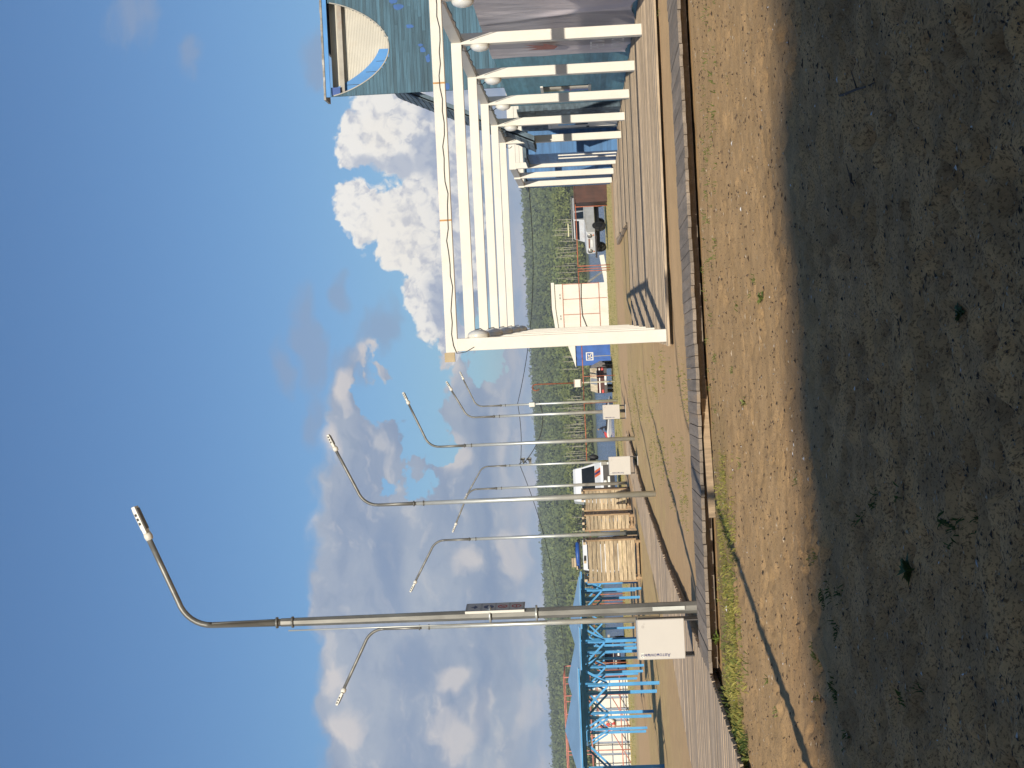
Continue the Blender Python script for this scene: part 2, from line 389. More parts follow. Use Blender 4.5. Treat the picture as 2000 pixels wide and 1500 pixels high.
# pale dead trunks standing out at the edge of the wood
BT = []
for k in range(4):
    t = MB(); ln = random.uniform(-.04, .04)
    t.tube([(0, 0, 0), (ln*.3, 0, 3.5), (ln, 0, 7), (ln*1.6, 0, 10)], [.19, .16, .12, .05], 6)
    for q in range(5):
        z = random.uniform(5, 9); a = random.uniform(0, 6.28); L = random.uniform(.5, 1.3)
        t.tube([(ln*z/8, 0, z), (ln*z/8+L*math.cos(a), L*math.sin(a), z+L*.7)], [.05, .02], 4)
    BT.append(t)
spots = []
for y0, y1, n in ((425, 505, 15), (510, 565, 8), (690, 722, 5), (770, 800, 5), (795, 860, 17), (868, 905, 8), (1120, 1200, 9), (1010, 1045, 3)):
    for k in range(n): spots.append(y0 + (y1-y0)*(k+random.random()*.8)/n)
first = {}
for i, yy in enumerate(spots):
    Yd = random.uniform(652, 656); d = ray(1140, yy); x = d.x/d.y*Yd; k = i % 4
    if k in first:
        o = first[k].copy(); COL.objects.link(o)
    else:
        o = BT[k].build("dead_tree", PALE); first[k] = o
    s = random.uniform(.45, 1.1); q_ = random.uniform(.55, .9); o.scale = (q_, q_, s); o.location = (x, Yd, hillz(x, Yd)+random.uniform(.8, 3.4)); o.rotation_euler = (0, random.uniform(-.05, .05), random.uniform(0, 6))
    tag(o, "pale bare dead trunk standing at the edge of the far wood", "tree", "pale dead trunks along the far shore")

# tall trees behind the viewer: they throw the shade over the foreground
cs, rs, ns, sz, ts = [], [], [], [], []
AZ, EL = math.radians(10), math.radians(25.5)
def backrow(px, edge):       # crown top that puts the shade's edge at 'edge' metres for lateral px
    return
tb = MB()
for k in range(46):
    x = -56 + k*1.85; Yb = -76 + random.uniform(-2, 2)
    # lateral position on the ground reached by the shadow
    L = (12.0-Yb)/math.cos(AZ); gx = x + L*math.sin(AZ)
    edge = 12.05 + .12*gx + (.9*math.exp(-((gx-3.1)/.8)**2)) + random.uniform(-.35, .35)
    if gx < -1.5: edge -= .3
    top = (edge-Yb)/math.cos(AZ)*math.tan(EL)
    for z0, rr in ((top-2.0, 2.0), (top-4.5, 3.0), (top-8, 3.6), (top-12.5, 4.), (top-17, 4.2)):
        tb.lathe([(0.01, -rr), (rr*.6, -rr*.8), (rr, 0), (rr*.75, rr*.66), (rr*.4, rr*.92), (0.01, rr)], (x+random.uniform(-.3, .3), Yb, z0), n=10)
        cs.append((x, Yb, z0)); rs.append((rr*1.1, rr*1.1, rr*1.02)); ns.append(60); sz.append(.35); ts.append(GC)
    tb.tube([(x, Yb, 0), (x, Yb, 6)], .35, 6); tb.box(x-.9, x+.9, Yb-.4, Yb+.4, 0, top-14)
tag(tb.build("tall_treeline", surf("dark_foliage_mass", (.03, .045, .02), .4, .6, .9), fix=False), "row of tall dense trees behind the sandy foreground", "trees", kind="stuff")

# ------------------------------------------------------------------ litter on the sand, grass and weeds
pv, pf, pm = MB(), 0, 0
for k in range(24000):
    yv = 5.3 + 16*random.random()**1.9; xv = random.uniform(-.27, .27)*yv
    if 20.5 < yv: continue
    z = gz(xv, yv); s = (.0022+.009*random.random()**3)*(.6+yv/18); a = random.uniform(0, PI); l = s*random.uniform(1, 2.6)
    dx, dy = math.cos(a)*l, math.sin(a)*l; ex, ey = -math.sin(a)*s*.6, math.cos(a)*s*.6; h = s*random.uniform(.3, 1.1)
    mi = 0 if random.random() < .74 else (1 if random.random() < .93 else 2)
    pv.add([(xv-dx, yv-dy, z), (xv+ex, yv+ey, z+h*.3), (xv+dx, yv+dy, z), (xv-ex, yv-ey, z), (xv, yv, z+h)], [(0, 3, 4), (3, 2, 4), (2, 1, 4), (1, 0, 4)], mi)
tag(pv.build("debris", [surf("bark_crumbs", (.045, .03, .02), .4, 9, .9), surf("pale_gravel", (.34, .27, .19), .3, 9, .8), surf("white_stones", (.5, .5, .5), .2, 9, .6)], fix=False),
    "bark crumbs, twigs and gravel strewn over the sand", "debris", kind="stuff")
GV, GT = [], []
def blades(x, y, n, rad, h0, h1, tint, lean=.5):
    for k in range(n):
        a = random.uniform(0, 6.28); r = rad*random.random()**.6; px, py = x+r*math.cos(a), y+r*math.sin(a)*.7
        z = gz(px, py)-.01; h = random.uniform(h0, h1); w = random.uniform(.0028, .005)*(1+h*1.5); b = random.uniform(0, 6.28); ln = h*random.uniform(.1, lean)
        cx, cy = math.cos(b), math.sin(b)
        GV.append([(px-cy*w, py+cx*w, z), (px+cy*w, py-cx*w, z), (px+cx*ln*.45+cy*w*.7, py+cy*ln*.45-cx*w*.7, z+h*.62), (px+cx*ln, py+cy*ln, z+h*(1-.25*lean))])
        f = random.uniform(.7, 1.25); GT.append([tuple(q*f for q in tint)]*4)
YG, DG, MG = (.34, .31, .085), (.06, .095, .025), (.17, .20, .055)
for k in range(430):                                   # the strip of long grass before the walkway
    t = random.random(); yy = 890+t*610; p = G(1408+t*42+random.gauss(0, 9), yy)
    if N((p.x*1.2, p.y*2, 3)) < -.25: continue
    blades(p.x, p.y, int(8+10*t), .14, .02, .07+.06*t, YG if random.random() < .75 else MG, .9)
for k in range(170):                                   # along the far walkway's shady edge
    t = random.random(); yy = 900+t*600; q = G(1243+222*(t**1.35), yy)
    blades(q.x+.25, q.y-.1, 10, .16, .04, .16, DG if random.random() < .5 else MG, .8)
for k in range(90):
    p = G(random.uniform(1372, 1400), random.uniform(0, 900)); blades(p.x, p.y-.15, 5, .08, .02, .09, MG, .8)
for k in range(70):
    p = G(random.uniform(1290, 1300), random.uniform(0, 600)); blades(p.x, p.y, 6, .1, .03, .09, MG, .8)
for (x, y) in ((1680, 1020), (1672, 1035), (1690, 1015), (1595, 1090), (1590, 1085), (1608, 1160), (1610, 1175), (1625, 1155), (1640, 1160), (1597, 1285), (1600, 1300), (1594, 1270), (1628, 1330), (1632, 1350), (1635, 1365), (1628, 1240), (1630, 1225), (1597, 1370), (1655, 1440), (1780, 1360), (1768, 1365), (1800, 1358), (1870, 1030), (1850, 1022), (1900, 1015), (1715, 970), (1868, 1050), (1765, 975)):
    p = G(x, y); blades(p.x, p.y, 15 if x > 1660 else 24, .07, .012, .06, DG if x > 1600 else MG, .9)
for (x, y) in ((1430, 720), (1455, 785), (1490, 580), (1465, 580), (1440, 600), (1385, 240), (1380, 300), (1420, 160), (1445, 905), (1395, 225), (1475, 545), (1560, 935), (1520, 1390), (1500, 1330)):
    p = G(x, y); blades(p.x, p.y, 14, .06, .02, .07, MG, .9)
for k in range(3200):                                  # thin turf beyond the walkway
    yv = random.uniform(24, 62); xv = random.uniform(-.13, .03)*yv - (1.2 if yv > 40 else 0)
    if N((xv*.8, yv*.5, 8)) < .05 or not (-3.2+.02*yv < xv < .2+.01*yv): continue
    blades(xv, yv, 4, .14, .03, .08, YG if random.random() < .5 else MG, .9)
for k in range(2400):
    yv = random.uniform(76, 101); xv = random.uniform(-.27, .2)*yv
    blades(xv, yv, 3, .3, .05, .13, YG if random.random() < .6 else MG, .9)
gv = np.array(GV).reshape(-1, 3); gt = np.array(GT).reshape(-1, 3)
go = npmesh("grass", gv, np.arange(len(gv)).reshape(-1, 4), LM, False)
go.data.color_attributes.new("tint", 'FLOAT_COLOR', 'POINT').data.foreach_set("color", np.concatenate([gt, np.ones((len(gt), 1))], 1).astype(np.float32).ravel())
tag(go, "tufts of green and yellowed grass growing through the sand", "grass", kind="stuff")
def weed(px, py, size, label, tint, n=16):
    p = G(px, py); o = MB()
    for k in range(n):
        a = k*2.4+random.random(); L = size*random.uniform(.5, 1); w = L*.13; e = random.uniform(.25, 1.0)
        d = Vector((math.cos(a)*math.cos(e), math.sin(a)*math.cos(e), math.sin(e))); s = Vector((-math.sin(a), math.cos(a), 0))*w
        b0 = Vector((0, 0, size*.25*random.random()))
        o.add([b0, b0+d*L*.5+s+Vector((0, 0, .01)), b0+d*L-Vector((0, 0, L*.18)), b0+d*L*.5-s], [(0, 1, 2, 3)])
    o.tube([(0, 0, -.02), (0, 0, size*.5)], .006, 5)
    ob = o.build("weed", surf("weed_leaf", tint, .3, 12, .6), fix=False); ob.location = (p.x, p.y, gz(p.x, p.y))
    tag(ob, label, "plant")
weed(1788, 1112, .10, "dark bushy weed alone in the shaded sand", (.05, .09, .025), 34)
weed(1336, 8, .13, "bright leafy weed at the frontmost edge of the plank walkway", (.13, .19, .03))
weed(1402, 1247, .15, "leafy weed under the walkway beside the nearest litter bin", (.13, .19, .03))
weed(1491, 582, .09, "fern-like weed in the sunlit sand near the shade's edge", (.12, .16, .04), 24)
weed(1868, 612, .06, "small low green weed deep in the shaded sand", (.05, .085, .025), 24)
weed(1456, 786, .07, "small yellow-green weed in the sunlit sand", (.16, .18, .04), 14)
def twig(a, b, label):
    p, q = G(*a), G(*b); t = MB(); P = []
    for k in range(6):
        f = k/5; x, y = p.x+(q.x-p.x)*f, p.y+(q.y-p.y)*f; P.append((x+.02*N((f*3, p.x, 0)), y, gz(x, y)+.012+.01*math.sin(f*PI)))
    t.tube(P, [.009, .008, .008, .007, .006, .003], 5); t.tube([P[3], (P[3][0]+.12, P[3][1]+.05, P[3][2]+.02)], [.006, .002], 5)
    tag(t.build("twig", surf("dry_twig", (.07, .045, .03), .3, 10, .9)), label, "twig")
twig((1640, 190), (1712, 160), "thin straight twig lying on the shaded sand")
twig((1665, 340), (1668, 365), "short crooked twig lying on the shaded sand")

# ------------------------------------------------------------------ walkways and decks
w = MB(); n = 0
xx = -4.02
while xx < 9.5:                                        # cross walkway: boards laid front to back
    yo = .085*max(0, xx); wd = .150; j = random.uniform(-.035, .035)
    ya, yb = 20.78+yo+j, 22.62+yo*1.5+random.uniform(-.03, .03); za = .145+random.uniform(-.006, .006)
    w.box(xx, xx+wd, ya, yb, za-.045, za); xx += wd+.009
for yy in (21.0, 21.75, 22.4): w.bar((-3.98, yy, .05), (0, yy, .05), .06, .09); w.bar((0, yy, .05), (9.4, yy+.85, .05), .06, .09)
struct(w, "plank_walkway", WALK)
t = MB(); a, b_ = G(1377, 742), G(1397, 1012)
TIM = surf("pale_split_timber", (.36, .26, .165), .25, 3, .85, stretch=(6, 1, 1))
t.bar((a.x, a.y, .03), (b_.x, b_.y+.1, .03), .05, .09); tag(t.build("loose_timber", TIM), "long pale half-buried timber lying along the sunlit walkway edge", "timber")
a, b_ = G(1398, 1185), G(1403, 1290); t = MB()
t.bar((a.x, a.y+.1, .02), (b_.x, b_.y+.1, .02), .05, .07); tag(t.build("loose_timber", TIM), "short pale timber half under the walkway by the nearest litter bin", "timber")
w = MB(); yy = 14.6
def redge(y): return np.interp(y, [14, 16.8, 20.7, 33.1, 48.5, 58.8, 64], [-4.5, -4.28, -4.06, -3.92, -3.32, -2.42, -2.1])
def ledge(y): return np.interp(y, [14, 25.5, 26.1, 32.4, 46.6, 58.8, 64], [-8.5, -8.5, -6.64, -5.55, -4.72, -3.75, -3.0])
while yy < 63.5:
    wd = .145; za = .13+random.uniform(-.005, .005)
    w.box(ledge(yy)-random.uniform(0, .02), redge(yy)+random.uniform(-.012, .012), yy, yy+wd, za-.04, za); yy += wd+.007
pts = [(redge(q)-.1, q, .045) for q in (15, 20, 33, 48, 60)]; [w.bar(pts[i], pts[i+1], .06, .085) for i in range(4)]
pts = [(ledge(q)+.1, q, .045) for q in (27, 33, 47, 60)]; [w.bar(pts[i], pts[i+1], .06, .085) for i in range(3)]
struct(w, "long_boardwalk", WALK2)

PA = .040                                              # the pergola and its terrace are turned this much
PO = Vector((.74, 27.30, 0)); PL = Vector((1, -PA, 0)).normalized(); PD = Vector((PA, 1, 0)).normalized()
def P(l, d, z=0): return PO + PL*l + PD*d + Vector((0, 0, z))
PROT = -math.atan(PA); SP = 4.47; WID = 6.2; DZ = .18
w = MB(); q = -.52
rotm = Matrix.Rotation(PROT, 3, 'Z')
def pbox(mb, l0, l1, d0, d1, z0, z1, mi=0):
    vs = [P(l, d, z) for z in (z0, z1) for l, d in ((l0, d0), (l1, d0), (l1, d1), (l0, d1))]
    mb.add(vs, [(3,2,1,0),(4,5,6,7),(0,1,5,4),(1,2,6,5),(2,3,7,6),(3,0,4,7)], mi)
while q < 19.4:
    za = DZ + random.uniform(-.006, .006); wd = .142
    pbox(w, -.17+random.uniform(-.02, .02), 7.0, q, q+wd, za-.04, za); q += wd+.006+ (.012 if random.random() < .12 else 0)
pbox(w, -.16, 7.0, -.22, -.16, .0, DZ-.046); pbox(w, -.13, -.05, -.15, 19.4, .02, DZ-.046)
struct(w, "timber_terrace", DECK)
w = MB(); q = 19.5
while q < 37.5:
    za = DZ - .01 + random.uniform(-.006, .006)
    pbox(w, 2.9+.02*q+random.uniform(-.02, .02), 11, q, q+.142, za-.04, za); q += .149
pbox(w, 3.4, 11, 19.5, 37.4, .02, DZ-.058)
struct(w, "rear_terrace", DECK)

# ------------------------------------------------------------------ pergolas
BZ0, BZ1 = 3.88, 4.09
def pergola(label, n, wid, sp, loc, rz, z0, z1, cable=True, left=True):
    t = thing("pergola", label, "pergola", loc, rz)
    pw = .225
    for k in range(n):
        for x in ((0, wid) if left else (0,)):
            MB().box(x-pw/2, x+pw/2, k*sp-pw/2, k*sp+pw/2, DZ-.005, z0, 0).build("post", WHITE, t, bev=.008)
    for k in range(n):
        MB().box(-pw/2-.02, wid+pw/2+.02, k*sp-.075, k*sp+.075, z0, z1).build("cross_beam", WHITE, t, bev=.006)
    for x in (0, wid):
        mb = MB()
        for k in range(n-1): mb.box(x-.07, x+.07, k*sp+.077, (k+1)*sp-.077, z0+.003, z1-.004)
        mb.build("side_beam", WHITE, t)
    if cable:
        c = MB(); L = [(wid*.5+wid*.62*(k/30-.5)*1.62, -.083, z0+.07+.02*math.sin(k*.9)+.015*math.sin(k*2.3)) for k in range(31)]
        c.tube(L, .008, 5)
        c.tube([L[0], (-.15, -.088, z0+.02), (-.13, -.12, z0-.15), (-.05, -.118, z0-.3)], .007, 5)
        for x in (0, wid):
            for k in range(n-1):
                pts = [(x+.075*(1 if x == 0 else -1), k*sp+sp*q/12, z0-.02-.05*abs(math.sin(q*1.3))) for q in range(1, 12)]
                c.tube(pts, .009, 4)
            for k in range(1, n):
                s = -1 if x else 1
                c.tube([(x+s*.12, k*sp-.11, z0-.03), (x+s*.24, k*sp-.12, z0-.02), (x+s*.26, k*sp-.12, z0-.12), (x+s*.2, k*sp-.10, z0-.2)], .011, 5)
        c.build("cable", CABLE, t)
        MB().box(-.30, -.135, -.05, .04, z0+.06, z0+.24).build("junction_board", PLY, t)
        rs_ = surf("rust_stain", (.45, .24, .09), .2, 9, .8)
        for x in (2.2, 4.62): MB().box(x, x+.03, -.0785, -.0765, z0, z1).build("joint_strap", rs_, t)
    return t
pergola("large white timber pergola standing on the front terrace", 6, WID, SP, PO, PROT, BZ0, BZ1)
q = Vector((8.25, 58.2, 0))
pergola("smaller white pergola on the rear terrace by the blue walls", 3, 5.5, 4.0, q, PROT, 3.95, 4.2, False)

# dome lamps on the inner faces of the posts
def dome(s):
    t = thing("dome_lamp", "", "lamp")
    MB().lathe([(.001, 0), (.19, 0), (.2, .025), (.195, .065)], (0, 0, 0), (s, 0, 0), 24).build("lamp_housing", LAMPM, t)
    MB().lathe([(.193, .062), (.17, .095), (.12, .122), (.06, .138), (.001, .142)], (0, 0, 0), (s, 0, 0), 24).build("diffuser", LAMPD, t)
    return t
ordn = ["nearest", "second", "third", "fourth", "fifth"]
for s, x0, side in ((1, .1135, "open-air side"), (-1, WID-.1135, "wall side")):
    base = dome(s)
    for k in range(5):
        o = base if k == 0 else copytree(base)
        p = P(x0, k*SP+.0, 3.50); o.location = p; o.rotation_euler = (0, 0, PROT)
        tag(o, f"{ordn[k]} white dome lamp along the pergola posts on the {side}", "lamp", "dome lamps on the pergola posts")

# ------------------------------------------------------------------ blue timber buildings
WX = WID + .85                                         # wall line beside the terrace
t = thing("blue_beach_building", "tall blue timber building with an arched cream panel under its roof", "building", P(WX, 0), PROT)
mb = MB(); z = .1
while z < 3.55:
    mb.box(-.0, .05, -4, 20.6, z, min(z+.148, 3.6)); z += .15
mb.build("boarded_wall", TEAL, t)
MB().box(.055, 9, -4, 20.55, .05, 3.62).build("wall_core", SIDING, t)
YF = 16.6                                              # upper front, seen over the low roof
def notch(x):                                          # lower edge of the arched opening (height above z=0)
    a, b = -.01, 2.64
    if x <= a or x >= b: return 8.54
    u = (x-a)/(b-a)*2-1
    return 8.54 - 1.72*(1-abs(u)**2.0)**.74
mb = MB(); z = 3.6; rows = []
nx = 56; x0, x1 = -.02, 13.
while z < 8.54:
    z2 = min(z+.098, 8.54)
    # board split where the opening cuts it
    zm = (z+z2)/2; xs = [x for x in np.linspace(-.01, 2.64, 300) if notch(x) < zm]
    spans = [(x0, x1)] if not xs else [(x0, xs[0]), (xs[-1], x1)]
    for a, b_ in spans:
        x = a
        while x < b_-.001:
            L = min(b_-x, random.uniform(1.1, 3.2)); o = random.uniform(0, .006)
            mb.box(x, x+L-.002, YF-.03-o, YF+.04, z, z2-.004); x += L
    z = z2
mb.build("clapboard_front", SIDING, t)
mb = MB(); mb.prism([(.5, YF+.72), (13, YF+.72), (13, YF+4), (1.4, YF+4)], 2, 3.63, 8.4); mb.box(.16, .5, YF+.05, YF+.70, 3.63, 6.7); mb.box(2.9, 13, YF+.05, YF+.70, 3.63, 8.4); mb.box(.51, 2.89, YF+.05, YF+.70, 3.63, 6.6); mb.build("upper_walls", SIDING, t)
mb = MB(); x = .0
n = 80
for k in range(n):
    z = 6.70 + k*(1.83/n); mb.box(.10, 2.86, YF+.30-(.012 if k % 2 else 0), YF+.36, z, z+1.83/n)
mb.build("corrugated_panel", CREAM, t)
mb = MB(); mb.box(.12, 2.8, YF+.10, YF+.16, 8.16, 8.28); mb.build("steel_beam", surf("rusting_steel", (.34, .31, .26), .15, 2, .6, dirt=(.28, .11, .03), dirt_amt=.7), t)
mb = MB()
xs = np.linspace(.02, 1.30, 26)                        # blue lining boards along the curve
for i in range(25):
    a, b_ = xs[i], xs[i+1]; wa = .55*(1-((a-.06)/1.5)**2)+.06
    def inner(x): return min(8.50, notch(x)+.80*(1-.62*(x-.02)/1.3))
    mb.add([(a, YF+.22, notch(a)-.02), (b_, YF+.22, notch(b_)-.02), (b_, YF+.22, inner(b_)), (a, YF+.22, inner(a)),
            (a, YF+.26, notch(a)-.02), (b_, YF+.26, notch(b_)-.02), (b_, YF+.26, inner(b_)), (a, YF+.26, inner(a))], [(0,1,2,3),(7,6,5,4),(3,2,6,7),(0,4,5,1),(0,3,7,4),(1,5,6,2)])
mb.build("lining_board", BLUEP, t)
mb = MB()
for x in (.32, .66, .95): mb.box(x, x+.012, YF+.212, YF+.219, notch(x), min(8.48, notch(x)+.6*(1-.5*x)))
mb.build("board_joint", BLACK, t)
mb = MB(); cv = [(x, YF-.045, notch(x)) for x in np.linspace(.0, 2.63, 60)]
for i in range(59): mb.bar(cv[i], cv[i+1], .03, .03)
mb.build("edge_trim", surf("grey_trim", (.36, .34, .30), .1, 3, .7), t)
MB().box(-.04, 13.1, YF-.10, YF-.04, 8.55, 8.67).build("fascia", BLUEP, t)
MB().box(.02, .24, YF+.0, YF+.2, 8.28, 8.54).build("corner_block", BLUED, t)
mb = MB(); x = -.12
while x < 13: mb.box(x, x+.16, YF-.12, YF+(.7 if x < 1.3 else 4.3), 8.675+random.uniform(0, .006), 8.73+random.uniform(0, .012)); x += .165
mb.build("roof", surf("grey_shingle_edge", (.32, .30, .27), .3, 4, .85, island=.25), t)
for (x, z, w_, h) in ((2.6, 6.65, .12, .14), (2.42, 6.5, .10, .18), (1.85, 6.2, .06, .13), (1.3, 5.92, .05, .09), (1.16, 5.86, .09, .10), (.92, 5.72, .13, .08), (.1, 5.2, .14, .08)):
    mb = MB(); n = 11
    mb.add([(x+w_*math.cos(2*PI*k/n)*random.uniform(.6, 1.1), YF-.042, z+h*math.sin(2*PI*k/n)*random.uniform(.6, 1.1)) for k in range(n)]+[(x, YF-.042, z)], [(k, (k+1) % n, n) for k in range(n)])
    mb.build("paint_patch", surf("fresh_blue_patch", (.025, .10, .30), .15, 5, .6), t)
dz = MB(); dz.box(-.02, .0, 17.0, 17.9, 1.2, 2.5); dz.build("window", GLASS, t)
dz = MB(); dz.box(-.035, .0, 16.9, 18.0, 2.5, 2.58); dz.box(-.035, .0, 16.9, 18.0, 1.12, 1.2); dz.build("window_frame", WHITE, t)

# banner hung along that wall
bx, by, bz = 60, 60, 0
BM, nt, b = newmat("banner_cloth")
sep = nt.nodes.new("ShaderNodeSeparateXYZ"); v = coord(nt); nt.links.new(v, sep.inputs[0])
c = mixrgb(nt, smooth(nt, noise(nt, coord(nt, 'Object', (1, .6, 1)), .9, 4), .35, .65), (.58, .52, .56), (.74, .67, .70))
band = math_(nt, 'MULTIPLY', smooth(nt, sep.outputs[1], 6.4, 6.6), smooth(nt, sep.outputs[1], 10.5, 10.3))
c = mixrgb(nt, math_(nt, 'MULTIPLY', band, .8), c, (.24, .22, .25))
c = mixrgb(nt, math_(nt, 'MULTIPLY', smooth(nt, sep.outputs[2], 1.95, 2.6), .45), c, (.46, .47, .53))
nt.links.new(c, b.inputs['Base Color']); b.inputs['Roughness'].default_value = .55
wn = nt.nodes.new("ShaderNodeTexNoise"); nt.links.new(coord(nt, 'Object', (1, 1.6, .35)), wn.inputs[0]); wn.inputs['Scale'].default_value = 2.2; wn.inputs['Detail'].default_value = 4
bump(nt, b, wn.outputs[0], .5, .06)
t = thing("cloth_banner", "grey lilac cloth banner with faded print hung on the teal wall", "banner", P(WX, 0), PROT)
NY, NZ = 150, 70; vs = []
for i in range(NY+1):
    for k in range(NZ+1):
        y = -2 + 13.7*i/NY; z = .24 + 3.40*k/NZ
        d = .035 + .028*N((y*1.4+z*.5, z*.35, 1)) + .016*N((y*4+z*1.7, z*.8, 5)) + .05*math.exp(-((y-6.3-.35*(z-1.6))/.16)**2)
        if k == 0: d += .02*math.sin(y*5)
        vs.append((-max(.012, d), y, z + (.06*math.sin(y*2.3)+.05*N((y*2, 0, 0)) if k == 0 else 0)))
mb = MB(); mb.add(vs, [(i*(NZ+1)+k, (i+1)*(NZ+1)+k, (i+1)*(NZ+1)+k+1, i*(NZ+1)+k+1) for i in range(NY) for k in range(NZ)], 0, True)
mb.build("banner_sheet", BM, t, fix=False)
LET = flat("faded_white_print", (.75, .73, .74)); REDI = flat("faded_red_print", (.30, .065, .045))
for txt, z, s in (("РЕПИТ", .98, .46), ("ИСКОМ", .50, .40)):
    o = lettering(txt, s, t, (-.15, 9.55, z), (PI/2, 0, -PI/2), LET); o.scale = (1.15, 1, 1)
mb = MB()
pl = [(9.0, 2.05), (8.6, 1.95), (8.15, 2.3), (8.45, 2.28), (8.2, 2.75), (8.55, 2.5), (8.6, 2.85), (8.75, 2.45), (8.95, 2.7), (9.0, 2.3)]
mb.add([(-.122, p[0]+1.3, p[1]) for p in pl], [tuple(range(len(pl)))]); mb.build("red_emblem", REDI, t)

# shingled house with its steep roof, then two more blue buildings
t = thing("shingled_house", "steep roofed blue grey shingled house behind the front pergola", "house", (8.62, 48.6, 0), PROT)
mb = MB()
for r in range(24):
    z = .1+r*.14; y = 0
    while y < 5.2:
        L = random.uniform(.18, .34); mb.box(-.012-random.uniform(0, .01), .06, y, min(y+L-.004, 5.2), z, z+.137); y += L
mb.build("shingle_wall", SHINGLE, t)
mb = MB(); mb.box(.06, 6, .02, 5.2, .05, 3.4); mb.build("wall_core", SHINGLE, t)
rf = MB(); a = Vector((-1.05, 0, 2.95)); b_ = Vector((.95, 0, 7.4)); nrm = Vector((-(b_-a).z, 0, (b_-a).x)).normalized()
for r in range(22):
    p, q2 = a+(b_-a)*(r/22), a+(b_-a)*((r+1.25)/22); y = -.5
    while y < 2.2:
        L = random.uniform(.2, .4); e = min(y+L-.006, 2.2)
        rf.add([p+Vector((0, y, 0)), p+Vector((0, e, 0)), q2+Vector((0, e, 0)), q2+Vector((0, y, 0))]+[s+nrm*.02 for s in (p+nrm*.02+Vector((0, y, 0)), p+nrm*.02+Vector((0, e, 0)), q2+Vector((0, e, 0)), q2+Vector((0, y, 0)))], [(3,2,1,0),(4,5,6,7),(0,1,5,4),(1,2,6,5),(2,3,7,6),(3,0,4,7)]); y += L
rf.prism([(-1.0, 2.93), (.97, 7.36), (1.06, 7.30), (-.85, 2.93)], 1, -.48, 2.18)
rf.prism([(6.2, 2.95), (.98, 7.4), (1.06, 7.30), (6.05, 2.93)], 1, -.48, 2.18)
rf.build("roof", SHINGLE, t)
mb = MB(); mb.box(-.05, -.02, 3.2, 4.3, .2, 2.45); dr = mb.build("door", WHITE, t)
mb = MB(); mb.box(-.08, -.05, 4.18, 4.24, 1.15, 1.25); mb.build("handle", BLACK, dr)
mb = MB(); mb.box(-.055, -.052, 3.35, 3.75, 1.2, 2.2); mb.build("pane", GLASS, dr)
mb = MB(); mb.box(-.06, -.02, 3.1, 3.19, .2, 2.55); mb.box(-.06, -.02, 4.31, 4.4, .2, 2.55); mb.box(-.06, -.02, 3.19, 4.31, 2.46, 2.55); mb.build("door_frame", WHITE, t)
t = thing("blue_shed", "bright blue boarded shed with white corner boards behind the shingled house", "shed", (8.15, 54.6, 0), PROT)
mb = MB(); z = .1
while z < 3.3: mb.box(-.02, 5, -.03, .0, z, z+.148); mb.box(-.03, 0, .0, 3.4, z, z+.148); z += .15
mb.build("boarded_wall", BLUEW, t); MB().box(.002, 5, .002, 3.4, .1, 3.28).build("wall_core", BLUEW, t)
MB().box(-.15, 5.1, -.2, 3.6, 3.41, 3.5).build("roof", SHINGLE, t)
mb = MB(); mb.box(-.07, -.032, .55, .67, .2, 2.3); mb.box(-.07, -.032, 1.55, 1.67, .2, 2.3); mb.build("door_frame", WHITE, t)
t = thing("blue_cabin", "plain blue boarded cabin with dark windows behind the smaller pergola", "cabin", (9.25, 69.5, 0), PROT)
mb = MB(); z = .1
while z < 3.9: mb.box(-.02, 6, -.03, 0, z, z+.148); z += .15
mb.build("boarded_wall", BLUEW, t); mb = MB(); mb.box(0, 6, .002, 5, .1, 3.95); mb.build("wall_core", BLUEW, t)
for x in (.45, 1.9): MB().box(x, x+.55, -.05, -.032, 2.9, 3.4).build("window", GLASS, t)
for x in (.45, 1.9): MB().box(x, x+.7, -.05, -.032, .8, 1.2).build("window", GLASS, t)
MB().box(-.15, 6.1, -.2, 5.2, 4.0, 4.12).build("roof", SHINGLE, t)
pp = G(1187, 312); mb = MB()
for r in range(4):
    for k in range(4): mb.box(k*.36, k*.36+.33, 0, .8, r*.2, r*.2+.17)
o = mb.build("log_pile", surf("split_logs", (.20, .11, .07), .4, 4, .85, island=.3)); o.location = (pp.x-.2, pp.y-.5, DZ-.02)
tag(o, "small pile of brown split logs by the blue wall", "log pile")

